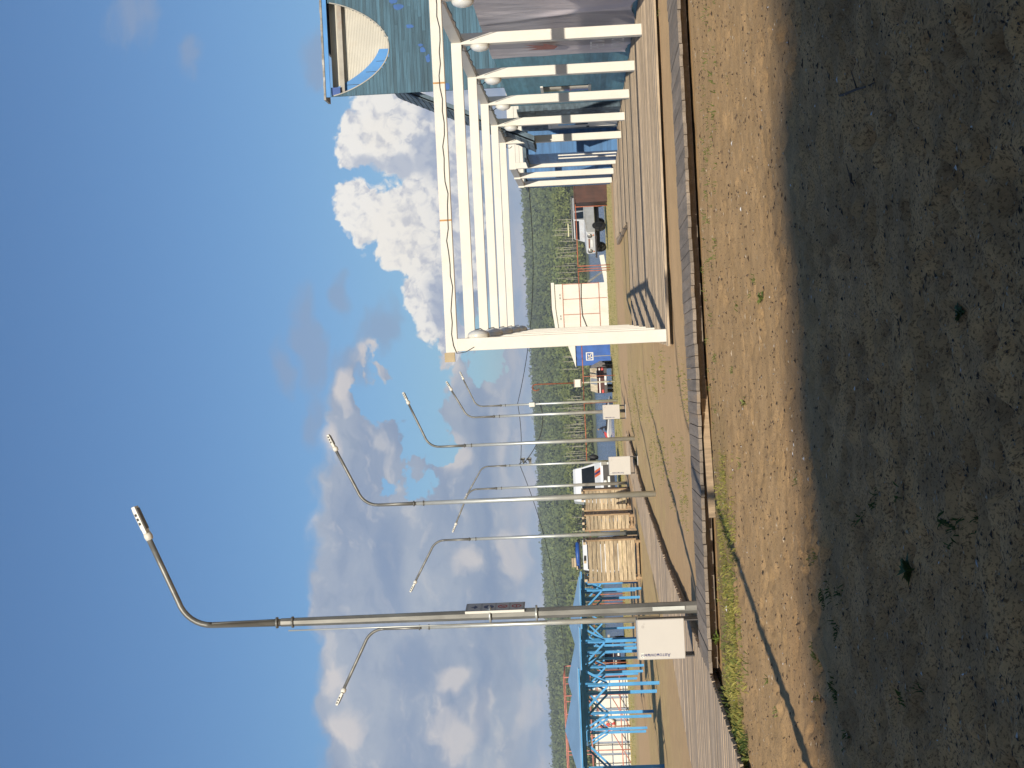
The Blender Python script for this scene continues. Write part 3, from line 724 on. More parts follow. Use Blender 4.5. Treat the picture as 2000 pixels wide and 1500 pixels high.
# ------------------------------------------------------------------ lamp posts
def lamp(base, bend, arm, label, big=False, Y=None, extras=0):
    p = G(*base); Yd = Y or p.y
    b = D(bend[0], bend[1], Yd); a = D(arm[0], arm[1], Yd); bs = D(base[0], base[1], Yd)
    x = bs.x; z0 = -.05; zb = b.z; dx = a.x - x; dz = a.z - zb; s = 1 if dx > 0 else -1
    t = thing("street_lamp", label, "street lamp", (x, Yd, 0), 0, "curved arm street lamps along the boardwalk")
    r0, r1, r2 = (.100, .068, .048) if big else (.078, .056, .040)
    zj = zb*.80
    MB().tube([(0, 0, z0), (0, 0, zj)], [r0, r1], 8 if big else 14, sm=not big).build("pole", GALV2 if big else GALV, t)
    pts = [(0, 0, zj-.25), (0, 0, zb-.55)]
    ang = math.atan2(dz, abs(dx)); R = .55
    for k in range(9):
        th = (PI/2-ang)*k/8; pts.append((s*R*(1-math.cos(th)), 0, zb-.55+R*math.sin(th)))
    e = Vector(pts[-1]); end = Vector((dx, 0, a.z)); pts += [tuple(e.lerp(end, .5)), tuple(end)]
    ar = MB(); ar.tube(pts, [r1*.92]+[r2]*(len(pts)-1), 10)
    for q in (.0, .25): ar.tube([(0, 0, zj-.2+q), (0, 0, zj-.17+q)], r1*1.35, 8); 
    ar.build("arm", GALV2, t)
    d = (end-e).normalized(); up = Vector((-d.z*s, 0, d.x*s)); M3 = Matrix((d, Vector((0, 1, 0)), up)).transposed()
    hd = MB(); h = .45 if big else .34; hd.box(-.02, h, -.10, .10, -.04, .022)
    hd.box(h*.12, h*.9, -.085, .085, .0225, .034)
    o = hd.build("lamp_head", LAMPM, t, bev=.006); o.matrix_local = M3.to_4x4(); o.location = end
    gl = MB(); gl.box(.05, h-.04, -.085, .085, -.055, -.046); o = gl.build("lens", DARKM, t); o.matrix_local = M3.to_4x4(); o.location = end
    sl = MB()
    for k in range(3): sl.box(h*.3+k*.075, h*.3+k*.075+.045, -.104, -.101, -.015, .018)
    o = sl.build("slot", BLACK, t); o.matrix_local = M3.to_4x4(); o.location = end
    cn = MB(); cn.lathe([(.001, -.075), (.06, -.06), (.072, 0), (.06, .06), (.001, .075)], (-.07, 0, -.01), (1, 0, 0), 12); o = cn.build("connector", WHITE, t); o.matrix_local = M3.to_4x4(); o.location = end
    return t, x, Yd
l1, L1x, L1y = lamp((1368, 1185), (348, 1225), (285, 1040), "biggest and closest galvanised street lamp, at the walkway corner", True)
# sunlit lower pole detail
MB().box(-.02, .04, -.115, -.1, .25, .75).build("access_hatch", GALV, l1)
cb = MB(); cb.tube([(-.135, -.02, 2.4), (-.13, -.02, 6.5)], .012, 5); cb.build("conduit", GALV, l1)
for z in (2.55, 3.28):
    MB().tube([(0, 0, z), (0, 0, z+.03)], .125, 10).build("clamp", GALV, l1)
t0 = MB()
t = thing("street_lamp", "lamp standing beside the viewer whose long shadow crosses the sunlit sand", "street lamp", (-3.66, 8.9, 0), 0, "curved arm street lamps along the boardwalk")
MB().tube([(0, 0, -.05), (0, 0, 6.6)], [.10, .068], 8, sm=False).build("pole", GALV2, t)
MB().tube([(0, 0, 6.5), (0, 0, 7.7), (.1, 0, 8.05), (.4, 0, 8.25), (1.85, 0, 8.8)], .048, 8).build("arm", GALV2, t)
MB().box(1.8, 2.3, -.1, .1, 8.77, 8.88).build("lamp_head", LAMPM, t)
lamp((1280, 964), (698, 992), (652, 872), "tall lamp arching over the bare sand between walkway and terrace")
lamp((1242, 856), (829, 873), (795, 783), "slim lamp standing before the jet ski rider on the water", Y=55.5)
lamp((1226, 802), (904, 815), (879, 758), "lamp rising in front of the farthest litter bin", Y=68)
t, x, yv = lamp((1205, 782), (924, 793), (903, 737), "most distant lamp of the arms-over-sand row with a white box", Y=84)
MB().box(-.14, .08, -.16, -.06, 4.55, 4.85).build("junction_box", WHITE, t)
lamp((1258, 1209), (709, 1230), (668, 1353), "lamp behind the nearest litter bin arching over the blue canopies", Y=40)
lamp((1245, 1040), (839, 1055), (809, 1140), "lamp between the big and middle plank cabins", Y=57.5)
lamp((1230, 943), (909, 965), (889, 1026), "lamp in front of the striped rescue van", Y=71)
t, L9x, L9y = lamp((1214, 900), (934, 915), (911, 968), "dull grey lamp carrying loudspeakers and overhead wires", Y=85)
mb = MB()
for z in (5.0, 5.35): mb.lathe([(.03, 0), (.06, .12), (.15, .25)], (.12, -.1, z), (.9, -.4, .1), 12)
mb.box(.03, .4, -.12, -.04, 4.9, 5.05); mb.build("loudspeaker", GALV2, t)
mb = MB(); mb.tube([(.05, -.08, 5.6), (.28, -.1, 5.3), (.1, -.1, 5.15), (.3, -.1, 5.5)], .02, 5); mb.build("cable_bundle", CABLE, t)

# pictogram board on the big lamp
p = D(965, 1195, 23.95)
t = thing("pictogram_board", "narrow grey board of four pictograms fixed to the biggest lamp post", "sign", (L1x+.06, L1y-.10, 2.75), math.radians(80))
MB().box(0, .40, -.012, .012, 0, .93).build("board", surf("grey_sign_face", (.33, .32, .31), .05, 3, .5), t)
MB().box(-.012, .0, -.02, .02, -.0, .93).build("edge_strip", WHITE, t)
def ring(mb, cx, cz, r0, r1, y, n=28):
    vs = []
    for k in range(n):
        a = 2*PI*k/n; vs += [(cx+r0*math.cos(a), y, cz+r0*math.sin(a)), (cx+r1*math.cos(a), y, cz+r1*math.sin(a))]
    mb.add(vs, [(2*k, 2*k+1, (2*k+3) % (2*n), (2*k+2) % (2*n)) for k in range(n)])
for i, kind in enumerate("trrb"):
    pass
pan = MB()
for z in (.03, .25, .47, .70): pan.box(.03, .37, -.0145, -.0125, z, z+.195)
pan.build("pictogram_panel", surf("pale_sign_face", (.47, .45, .43), .04, 3, .5), t)
mb = MB(); ring(mb, .2, .128, .055, .078, -.0165); ring(mb, .2, .348, .055, .078, -.0165)
mb.bar((.15, -.0165, .30), (.25, -.0165, .40), .004, .018); mb.bar((.16, -.0165, .128), (.24, -.0165, .128), .004, .018); mb.build("red_ring", REDP, t)
mb = MB(); n = 24; mb.add([(.2+.082*math.cos(2*PI*k/n), -.0165, .568+.082*math.sin(2*PI*k/n)) for k in range(n)], [tuple(range(n))]); mb.add([(.11, -.0165, .79), (.2, -.0165, .735), (.29, -.0165, .79), (.23, -.0165, .80), (.2, -.0165, .86), (.17, -.0165, .80)], [(0,1,2,3,4,5)]); mb.build("blue_symbol", NAVY, t)
MB().bar((.15, -.018, .575), (.25, -.018, .56), .003, .02).build("white_symbol", WHITE, t)

# ------------------------------------------------------------------ litter bins
def bin_():
    t = thing("litter_bin", "", "litter bin")
    for x in (-.29, .27): MB().box(x, x+.02, 0, .34, 0, .95).build("side_panel", DARKM, t)
    MB().box(-.315, .315, -.03, -.005, .24, .965, 0).build("front_panel", WHITE2, t, bev=.012)
    MB().box(-.268, .268, .0, .32, .27, .80).build("bin_body", WHITE2, t)
    MB().box(-.31, .31, -.02, .345, .966, .985).build("lid", surf("grey_lid", (.30, .30, .30), .1, 3, .5), t)
    MB().box(-.305, .305, -.02, .345, -.02, .0).build("base", WHITE2, t)
    o = lettering("Автономный", .075, t, (-.245, -.033, .705), (PI/2, -PI/2, 0), INDIGO)
    mb = MB(); ring(mb, .2, .885, .013, .019, -.032); ring(mb, .245, .865, .006, .009, -.032); mb.build("emblem", surf("grey_print", (.25, .22, .2), .1, 3), t)
    MB().box(-.285, -.21, -.0325, -.0305, .885, .935).build("sticker", surf("pale_sticker", (.72, .71, .62), .05, 3), t)
    return t
b0 = bin_()
for (x, y, zz, lab) in ((-4.07, 24.0, .0, "nearest white panel litter bin beside the biggest lamp post"),
                      (-2.94, 52.4, .0, "white panel litter bin in front of the striped rescue van"),
                      (-1.40, 66.6, .0, "most distant white litter bin, partly behind a lamp post")):
    o = b0 if y < 30 else copytree(b0); o.location = (x, y, zz+.03); o.rotation_euler = (0, 0, .12 if y > 60 else 0); tag(o, lab, "litter bin", "white panel litter bins")

# ------------------------------------------------------------------ plank changing cabins
def cabin(c, wd, H, dep, label, rz):
    t = thing("changing_cabin", label, "changing cabin", c, rz, "wooden plank changing cabins")
    f = MB(); z = .20; n = 11; h = (H-.26)/n
    for k in range(n): f.box(-wd/2, wd/2, -.03-random.uniform(0, .008), 0, .2+k*h+random.uniform(0, .006), .2+(k+1)*h-.016)
    f.build("plank_front", WOOD, t)
    for x in (wd/2-.03, -wd/2):
        s = MB()
        for k in range(n): s.box(x, x+.03, .12, dep, .2+k*h, .2+(k+1)*h-.008)
        s.build("plank_side", WOODD, t)
    for x in (-wd/2+.05, wd/2-.05):
        for y in (.055, dep): MB().box(x-.05, x+.05, y-.05, y+.05, 0, H-.02).build("post", WOODD, t)
    tp = MB()
    for x in (-wd/2+.05, wd/2-.05, 0): tp.box(x-.045, x+.045, -.12, dep+.15, H+.0, H+.09)
    tp.build("top_beam", WOOD, t)
    MB().box(-wd/2-.06, -wd/2-.0, -.035, .01, .15, H).build("corner_batten", WOODD, t); MB().box(wd/2, wd/2+.06, -.035, .01, .15, H).build("corner_batten", WOODD, t)
    MB().box(-wd/2, wd/2, .0, dep, .06, .14).build("floor_frame", WOODD, t)
    return t
def cab(x0, y0, y1, Yd, H, dep, label, rz=0.):
    a, b_ = D(1200, y0, Yd), D(1200, y1, Yd); cabin(((a.x+b_.x)/2, Yd, 0), abs(a.x-b_.x), H, dep, label, rz)
cab(0, 1056, 1134, 54.5, 1.93, 1.4, "biggest plank changing cabin with knotty boards beside the blue canopies")
cab(0, 1006, 1033, 61.5, 1.98, 1.3, "middle plank changing cabin, seen between two lamp posts", -.05)
cab(0, 957, 994, 66.0, 2.0, 1.3, "plank changing cabin right beside the striped rescue van", -.02)

# ------------------------------------------------------------------ blue canopies
def canopy(c, rz, label, hs=1.12, ov=.42, H=2.25):
    t = thing("beach_canopy", label, "canopy", c, rz, "blue beach canopies in a row")
    for sx in (-1, 1):
        for sy in (-1, 1):
            x, y = sx*hs, sy*hs
            ps = MB().box(x-.045, x+.045, y-.045, y+.045, -.05, H).build("post", BLUEC, t)
            br = MB()
            for dx, dy in ((-sx, 0), (0, -sy)):
                br.bar((x+dx*.05, y+dy*.05, H-.62), (x+dx*.62, y+dy*.62, H-.04), .05, .06)
            for dx, dy in ((sx, 0), (0, sy)): br.bar((x+dx*.05, y+dy*.05, H-.62), (x+dx*(ov-.03), y+dy*(ov-.03), H-.04), .05, .06)
            br.build("brace", BLUEC, t)
    fr = MB(); e = hs+ov
    for s in (-1, 1):
        fr.box(-e, e, s*hs-.03, s*hs+.03, H+.04, H+.10); fr.box(s*hs-.03, s*hs+.03, -e, e, H+.101, H+.15)
        fr.box(-e, e, s*e-.025, s*e+.025, H+.125, H+.165); fr.box(s*e-.025, s*e+.025, -e+.03, e-.03, H+.125, H+.163)
    for k in range(-2, 3): fr.box(-e+.03, e-.03, k*.4-.02, k*.4+.02, H+.165, H+.185)
    fr.build("frame", BLUEC, t)
    r = MB(); z0, z1 = H+.19, H+.62; e += .03
    r.add([(-e, -e, z0), (e, -e, z0), (e, e, z0), (-e, e, z0), (0, 0, z1), (-e, -e, z0-.03), (e, -e, z0-.03), (e, e, z0-.03), (-e, e, z0-.03)],
          [(0,1,4),(1,2,4),(2,3,4),(3,0,4),(0,5,6,1),(1,6,7,2),(2,7,8,3),(3,8,5,0),(8,7,6,5)])
    r.build("roof", BLUER, t)
canopy((-11.55, 38.6, 0), .35, "closest blue canopy, cut off by the picture edge", H=2.06)
canopy((-9.85, 43.4, 0), .30, "blue canopy with the highest roof peak among those fully seen", H=2.06)
canopy((-9.75, 50.0, 0), .28, "blue canopy directly before the dark red car", H=2.06)
canopy((-9.0, 56.6, 0), .28, "blue canopy just behind the biggest lamp post", H=2.06)
canopy((-9.55, 62.6, 0), .28, "farthest blue canopy, next to the biggest plank cabin", H=2.06)

canopy((-11.9, 57.2, 0), .28, "rear blue canopy before the lifeguard station", H=2.06)
canopy((-11.9, 67.5, 0), .28, "rear blue canopy between the dark red car and the front row", H=2.06)
# ------------------------------------------------------------------ pipe fence, hook pole, small sign
t = thing("pipe_fence", "long rusty red pipe fence along the lake shore", "fence", (0, 89, 0))
FZ = 1.86
def fx(y): d = ray(1150, y); return d.x/d.y*89
rl = MB(); segs = [(380, 519), (526, 645), (655, 783), (786, 905), (925, 1162), (1180, 1296), (1312, 1420)]
for a, b_ in segs: rl.tube([(fx(a), 0, FZ), (fx((a+b_)/2), .02, FZ-.015), (fx(b_), 0, FZ)], .030, 7)
rl.build("rail", RUST, t)
for y in (396, 403, 519, 524.5, 529, 645, 650, 655, 735, 783, 787, 905, 911, 917, 924, 1162, 1168, 1174, 1180, 1296, 1303, 1310, 1420):
    MB().tube([(fx(y), 0, -.1), (fx(y), 0, FZ+.02)], .028 if y not in (735,) else .02, 7).build("post", RUST, t)
p = G(1200, 745)
t = thing("hook_pole", "rusty pole with a hooked top carrying a small white box", "pole", (p.x, p.y, 0))
mb = MB(); hz = D(1040, 751, p.y).z; sl = (D(1040, 751, p.y).x-p.x)*1.0
pts = [(0, 0, -.1), (sl*.9, 0, hz-.25)]
for k in range(9): a = PI*1.35*k/8; pts.append((sl*.9-.19+.19*math.cos(a), 0, hz-.2+.22*math.sin(a)))
mb.tube([(sl*.42, 0, 2.0)]+pts[1:], .045, 8); mb.build("upper_pole", RUSTD, t)
MB().tube([(0, 0, -.1), (sl*.42, 0, 2.0)], .05, 8).build("lower_pole", surf("pale_pole_paint", (.46, .42, .32), .15, 4, .6), t)
MB().box(-.26+sl*.5, .2+sl*.5, -.16, -.055, 2.0, 2.42).build("white_box", WHITE, t)
mb = MB(); mb.box(-.24+sl*.5, .18+sl*.5, -.166, -.162, 2.37, 2.40); mb.box(-.24+sl*.5, .18+sl*.5, -.166, -.162, 2.02, 2.05); mb.build("box_band", RUSTD, t)
p = D(1152, 696, 87.5)
t = thing("crossing_sign", "small blue and white figure sign on a thin stake near the brown car", "sign", (p.x, 87.5, 0))
MB().box(-.23, .23, -.02, .01, p.z-.2, p.z+.22).build("board", WHITE, t)
MB().box(-.18, .18, -.024, -.021, p.z-.14, p.z+.16).build("blue_field", BLUED, t)
mb = MB()
for a, b_ in (((-.14, .08), (.16, -.1)), ((-.1, -.12), (.05, .04)), ((-.02, .12), (.02, -.02)), ((-.14, -.02), (.1, .1))): mb.bar((a[0], -.026, p.z+a[1]), (b_[0], -.026, p.z+b_[1]), .003, .05)
mb.build("white_figure", WHITE, t); MB().tube([(0, .015, -.1), (0, .015, p.z-.2)], .02, 6).build("stake", PALE, t)
p = D(1146, 893, 88.9)
o = MB().lathe([(.001, -.34), (.10, -.3), (.16, -.12), (.13, .1), (.03, .3), (.001, .34)], (0, 0, 0), (.15, 0, 1), 10).build("hanging_bag", BLACK); o.location = (p.x, 88.9, FZ-.36)
tag(o, "black bag hanging from the rusty pipe fence", "bag")

# ------------------------------------------------------------------ overhead wires
def wire(a, b_, sag, label, r=.018):
    a, b_ = Vector(a), Vector(b_); pts = [a.lerp(b_, k/24) - Vector((0, 0, sag*4*(k/24)*(1-k/24))) for k in range(25)]
    tag(MB().tube(pts, r, 5).build("overhead_wire", CABLE), label, "wire")
pL5 = Vector((x, 84, 0)) if False else None
q5 = D(1011, 788, 84); q9 = D(1016, 910, 85)
wire(q9, q5, .12, "thin upper wire from the loudspeaker lamp to the most distant lamp")
wire(q5, (9.2, 69.6, 3.9), .5, "wire running from the most distant lamp to the blue cabin")
wire(q9, D(1075, 1100, 95), .15, "wire leaving the loudspeaker lamp over the rescue van")
wire(D(1022, 906, 85), D(1053, 783, 84), .55, "sagging lower cable between the loudspeaker lamp and its neighbour", .024)
wire(D(1075, 1100, 95), D(1120, 1520, 96), .3, "thin wire continuing past the canopies before the wood", .014)

# ------------------------------------------------------------------ vehicles
def wheel(t, x, y, r, s):
    o = thing("wheel", None, None, (x, y, r)); o.parent = t
    MB().lathe([(r*.55, 0), (r*.93, .0), (r, .04), (r, .17), (r*.9, .21), (r*.55, .21)], (0, 0, 0), (s, 0, 0), 20).build("tyre", TYRE, o)
    MB().lathe([(.001, .16), (r*.3, .19), (r*.5, .17), (r*.6, .19), (r*.6, .1)], (0, 0, 0), (s, 0, 0), 16).build("rim", RIM, o)
def vehicle(name, label, cat, loc, rz, prof, paint, wr, wx, tumble=.10, glass=()):
    """prof: closed side outline of (y, z, halfwidth); front is -y. glass: list of (kind, points)"""
    t = thing(name, label, cat, loc, rz); mb = MB(); n = len(prof)
    vs = [(-h, y, z) for y, z, h in prof] + [(h, y, z) for y, z, h in prof]
    mb.add(vs, [tuple(range(n)), tuple(range(2*n-1, n-1, -1))]+[(i, i+n, (i+1) % n+n, (i+1) % n) for i in range(n)])
    mb.build("body", paint, t, bev=.03)
    hw = max(p[2] for p in prof)
    for y in wx:
        for s in (-1, 1):
            wheel(t, s*(hw-.19), y, wr, s)
    for y in wx:
        for s in (-1, 1):
            ar = MB(); ar.lathe([(.001, 0), (wr*1.1, 0), (wr*1.1, .012), (.001, .012)], (s*(hw+.001), y, wr*1.03), (s, 0, 0), 20, sm=False)
            ar.build("wheel_arch", BLACK, t)
    for nm, pts in glass: 
        MB().add(pts, [tuple(range(len(pts)))]).build(nm, GLASS, t)
    return t
# rescue van: high roof, stripes on the bonnet
d = D(1200, 946, 86.0)
VW = 1.12
pf = [(-2.6, .42, .95), (-2.62, .85, .97), (-2.5, 1.12, .98), (-1.78, 1.42, .98), (-1.0, 2.18, .84), (-.72, 2.52, .80), (-.45, 2.66, .80), (2.55, 2.66, .80), (2.62, 2.3, .86), (2.66, .9, .98), (2.62, .42, .97)]
t = vehicle("rescue_van", "white high roof rescue van with orange and blue bonnet stripes", "van", (d.x-.05, 87, 0), math.radians(7), pf, VANW, .36, (-1.75, 1.7),
    glass=[("windshield", [(-.86, -1.76, 1.44), (.86, -1.76, 1.44), (.76, -1.03, 2.17), (-.76, -1.03, 2.17)])] +
          [("side_window", [(s*.99, a, 1.45), (s*.99, b_, 1.45), (s*.875, b_, 2.12), (s*.875, a+(.5 if a < -1 else 0), 2.12)]) for s in (-1, 1) for a, b_ in ((-1.45, -.5), (-.35, .95), (1.08, 2.4))])
dy = lambda z: -2.5-.012-(1.12-z)*-.0  # bonnet face
def bon(u, f): # point on the sloping bonnet: u across, f 0 front..1 rear
    return (u, -2.5+.72*f, 1.12+.30*f+.012)
for u in (-.62, .38): MB().add([bon(u, .0), bon(u+.34, 0), bon(u+.22, 1), bon(u-.12, 1)], [(0,1,2,3)]).build("orange_stripe", ORANGE, t)
for u in (-.50, .50):
    a = [bon(u, 0), bon(u+.10, 0), bon(u-.02, 1), bon(u-.12, 1)]; MB().add([(q[0], q[1], q[2]+.004) for q in a], [(0,1,2,3)]).build("blue_stripe", INDIGO, t)
MB().box(-.82, .82, -2.68, -2.60, .55, .98).build("grille", DARKM, t); MB().box(-.98, .98, -2.74, -2.58, .36, .56).build("bumper", BLACK, t)
for s in (-1, 1): MB().box(s*.9-.12, s*.9+.08, -2.655, -2.56, .78, 1.06).build("headlight", RIM, t)
mb = MB(); mb.box(-.26, .26, -2.70, -2.685, .62, .74); mb.build("number_plate", PLATE, t); MB().lathe([(.001, 0), (.09, 0), (.09, .02), (.001, .02)], (0, -2.70, .87), (0, -1, 0), 14).build("badge", PLATE, t)
mb = MB(); mb.box(-.96, .96, -2.0, -1.72, .60, 1.02); 
for s in (-1, 1): MB().box(s*1.02-.06, s*1.02+.14*s+.06, -1.5, -1.36, 1.35, 1.68).build("mirror", AMBER if s < 0 else BLACK, t)
mb = MB(); [mb.box(s*.995-.008, s*.995+.008, -1.4, 2.55, 1.0, 1.09) for s in (-1, 1)]; mb.build("side_stripe", ORANGE, t)

t.scale = (1.13, 1, 1)
# minibus with a laden roof rack behind the cabins
d = D(1140, 1088, 76)
pf = [(-2.2, .40, .82), (-2.22, .95, .84), (-2.1, 1.2, .86), (-1.75, 1.35, .86), (-1.25, 2.02, .76), (-1.0, 2.22, .74), (1.95, 2.24, .74), (2.1, 2.0, .78), (2.15, .8, .86), (2.1, .4, .84)]
t = vehicle("minibus", "white minibus with blue bundles and wooden boxes on its roof rack", "minibus", (d.x, 77, 0), math.radians(6), pf, VANW, .33, (-1.5, 1.4),
    glass=[("windshield", [(-.76, -1.735, 1.38), (.76, -1.735, 1.38), (.70, -1.27, 2.0), (-.70, -1.27, 2.0)])] +
          [("side_window", [(s*.872, a, 1.38), (s*.872, b_, 1.38), (s*.775, b_, 1.98), (s*.775, a, 1.98)]) for s in (-1, 1) for a, b_ in ((-1.0, -.1), (.05, .9), (1.05, 1.9))])
mb = MB()
for x in (-.66, .66): mb.bar((x, -.9, 2.36), (x, 1.8, 2.36), .03)
for y in (-.9, 0, .9, 1.8): mb.bar((-.68, y, 2.37), (.68, y, 2.37), .03); mb.box(-.67, -.64, y-.02, y+.02, 2.21, 2.36); mb.box(.64, .67, y-.02, y+.02, 2.21, 2.36)
mb.build("roof_rack", BLACK, t)
mb = MB(); mb.lathe([(.001, -.55), (.09, -.5), (.11, 0), (.09, .5), (.001, .55)], (.12, -.6, 2.48), (1, .05, 0), 10); mb.lathe([(.001, -.4), (.08, -.36), (.09, 0), (.08, .36), (.001, .4)], (-.3, -.3, 2.47), (1, 0, 0), 10); mb.build("blue_bundle", BLUED, t)
mb = MB(); mb.box(-.60, -.14, -.2, .5, 2.58, 2.70); mb.box(-.60, -.14, -.2, .5, 2.72, 2.80); mb.box(-.72, -.55, -.5, .5, 2.50, 2.56); mb.build("wooden_box", WOOD, t)
MB().lathe([(.001, 0), (.08, .0), (.09, .05), (.07, .12), (.001, .14)], (.70, -.95, 2.4), (0, -1, 0), 12).build("roof_light", BLACK, t)
MB().box(-.8, .8, -2.26, -2.19, .6, .95).build("grille", DARKM, t)

# off-road car, front three-quarter
d = D(1180, 438, 93)
pf = [(-1.95, .62, .78), (-1.97, 1.12, .80), (-1.85, 1.20, .80), (-.72, 1.27, .82), (-.50, 1.86, .74), (-.35, 1.96, .72), (1.85, 1.96, .72), (1.95, 1.2, .82), (1.95, .62, .82)]
t = vehicle("off_road_car", "old white off-road car with dark soft roof behind the pipe fence", "car", (d.x+.1, 93.6, .12), math.radians(-41), pf, UAZW, .375, (-1.32, 1.2),
    glass=[("windshield", [(-.74, -.70, 1.30), (.74, -.70, 1.30), (.68, -.52, 1.83), (-.68, -.52, 1.83)])] +
          [("side_window", [(s*.835, a, 1.30), (s*.835, b_, 1.30), (s*.755, b_, 1.82), (s*.755, a+.1, 1.82)]) for s in (-1, 1) for a, b_ in ((-.55, .2), (.3, 1.0), (1.1, 1.85))])
MB().box(-.76, .76, -.55, 1.9, 1.975, 2.03).build("roof_panel", surf("old_roof_paint", (.26, .27, .26), .15, 3, .6), t)
MB().box(-.92, .92, -2.2, -2.08, .55, .66).build("bumper", DARKM, t)
MB().box(-.34, .34, -1.985, -1.972, .98, 1.05).build("grille", RUSTD, t)
for s in (-1, 1):
    h = MB(); h.lathe([(.001, .03), (.10, .02), (.12, 0)], (s*.56, -1.97, .97), (0, -1, 0), 16); h.build("headlight", RIM, t)
    h = MB(); h.lathe([(.12, .0), (.145, .03), (.145, 0)], (s*.56, -1.97, .97), (0, -1, 0), 16); h.build("headlight_rim", BLACK, t)
    h = MB(); h.lathe([(.001, .03), (.04, .02), (.045, 0)], (s*.60, -1.97, .75), (0, -1, 0), 10); h.build("indicator", AMBER, t)
MB().box(-.28, .28, -1.99, -1.975, .80, .91).build("number_plate", PLATE, t)
MB().bar((-.5, -.45, 2.24), (.45, -.45, 2.24), .06, .06).build("light_bar", surf("pale_yellow_tube", (.68, .64, .40), .05, 3, .4), t)
MB().box(-.6, .6, -1.4, 1.6, .35, .62).build("chassis", BLACK, t)

# brown estate car seen from behind, with covers over the rear window
d = D(1190, 735, 96)
pf = [(-2.2, .45, .80), (-2.2, .82, .82), (-1.0, .92, .84), (-.35, 1.36, .70), (1.55, 1.40, .70), (2.05, .98, .82), (2.12, .86, .83), (2.12, .42, .82)]
t = vehicle("estate_car", "brown estate car parked with a dirty cream cover over its rear window", "car", (d.x, 97.2, 0), PI-.10, pf, MAROON, .31, (-1.4, 1.3))
MB().add([(-.80, 2.14, 1.0), (.80, 2.14, 1.0), (.70, 1.60, 1.43), (-.70, 1.60, 1.43)], [(0,1,2,3)]).build("rear_cover", DIRTW, t)
MB().add([(-.1, 2.145, 1.02), (.28, 2.145, 1.02), (.26, 1.63, 1.41), (-.1, 1.63, 1.41)], [(0,1,2,3)]).build("dark_patch", TARP, t)
MB().add([(.845, -.9, 1.0), (.845, 1.9, .98), (.72, 1.5, 1.41), (.72, -.35, 1.38)], [(0,1,2,3)]).build("side_cover", TARP, t)
for s in (-1, 1): MB().box(s*.70-.1, s*.70+.1, 2.115, 2.15, .62, .74).build("tail_light", REDP, t)
MB().box(-.83, .83, 2.12, 2.20, .40, .56).build("bumper", DARKM, t); mb = MB(); mb.box(-.30, -.02, 2.205, 2.215, .44, .56); mb.box(.02, .30, 2.205, 2.215, .44, .56); mb.build("number_plate", PLATE, t)

# dark red car behind the canopies
d = D(1215, 1278, 96)
pf = [(-2.1, .38, .80), (-2.12, .70, .83), (-1.0, .92, .84), (-.35, 1.38, .68), (1.2, 1.42, .68), (1.95, 1.0, .82), (2.1, .8, .83), (2.05, .38, .82)]
t = vehicle("parked_car", "dark red saloon car parked behind the blue canopies", "car", (d.x, 97.5, -.05), math.radians(8), pf, DKRED, .31, (-1.35, 1.3),
    glass=[("windshield", [(-.74, -.98, .96), (.74, -.98, .96), (.64, -.38, 1.37), (-.64, -.38, 1.37)])])
for s in (-1, 1): MB().box(s*.66-.12, s*.66+.12, -2.13, -2.05, .62, .74).build("headlight", RIM, t); MB().box(s*.93-.08, s*.93+.08, -.75, -.6, .98, 1.12).build("mirror", RIM, t)
MB().box(-.26, .26, -2.15, -2.13, .45, .56).build("number_plate", PLATE, t); MB().box(-.5, .5, -2.135, -2.115, .58, .68).build("grille", BLACK, t); MB().box(-.8, .8, -2.14, -2.10, .80, .84).build("bonnet_trim", RIM, t)

# ------------------------------------------------------------------ kiosks by the water
a, b_ = D(1180, 655, 106), D(1180, 551, 106)
kw = b_.x - a.x
t = thing("metal_kiosk", "white corrugated metal kiosk with rust red framing lines", "kiosk", (a.x, 106, 0), math.radians(2))
mb = MB(); n = 44; H = 3.62
for k in range(n): x = kw*k/n; mb.box(x, x+kw/n, -(.02 if k % 2 else .0), .02, -.3, H)
for k in range(30): y = 3.6*k/30; mb.box(kw-.02, kw+(.02 if k % 2 else 0), y+.02, y+.14, -.3, H)
mb.build("corrugated_wall", WHITE, t); MB().box(.01, kw-.022, .022, 3.6, -.3, H).build("wall_core", WHITE, t)
rf = MB(); rf.prism([(-.25, H-.35), (.3, H), (kw*.55, H+.22), (kw+.12, H+.22), (kw+.12, H), (kw*.55, H-.02), (.3, H-.2), (-.2, H-.5)], 1, -.12, 3.7); rf.build("roof", WHITE, t)
rf = MB(); rf.prism([(-.28, H-.37), (.3, H+.03), (.3, H-.03), (-.25, H-.45)], 1, -.14, 3.72); rf.prism([(kw*.5, H+.225), (kw+.14, H+.225), (kw+.14, H+.29), (kw*.5, H+.26)], 1, -.14, 3.72); rf.build("roof_edge", BLACK, t)
fr = MB()
for z in (.55, 3.05): fr.bar((0, -.03, z), (kw, -.03, z), .02, .045)
fr.bar((kw+.03, 0, .55), (kw+.03, 3.5, .55), .02, .06); fr.bar((kw+.03, 0, 3.05), (kw+.03, 3.5, 3.05), .02, .06)
for f, z0, z1 in ((.02, -.2, 3.05), (.42, .55, 3.05), (.71, -.2, 3.05), (.995, .55, 3.05)): fr.bar((kw*f, -.035, z0), (kw*f, -.035, z1), .04, .03)
fr.build("frame", RUST, t)
vt = MB()
for f in (.1, .33, .38, .72, .78): vt.box(kw*f, kw*f+.12, -.03, -.021, 3.22, 3.27)
vt.build("vent_slot", BLACK, t)
cb = MB(); cb.tube([(-.02, -.06, 1.1), (.25, -.06, 1.35), (kw*.38, -.06, 1.75), (kw*.7, -.06, 1.8), (kw, -.06, 1.75), (kw+.06, 1.5, 1.4)], .03, 5); cb.build("cable", CABLE, t)
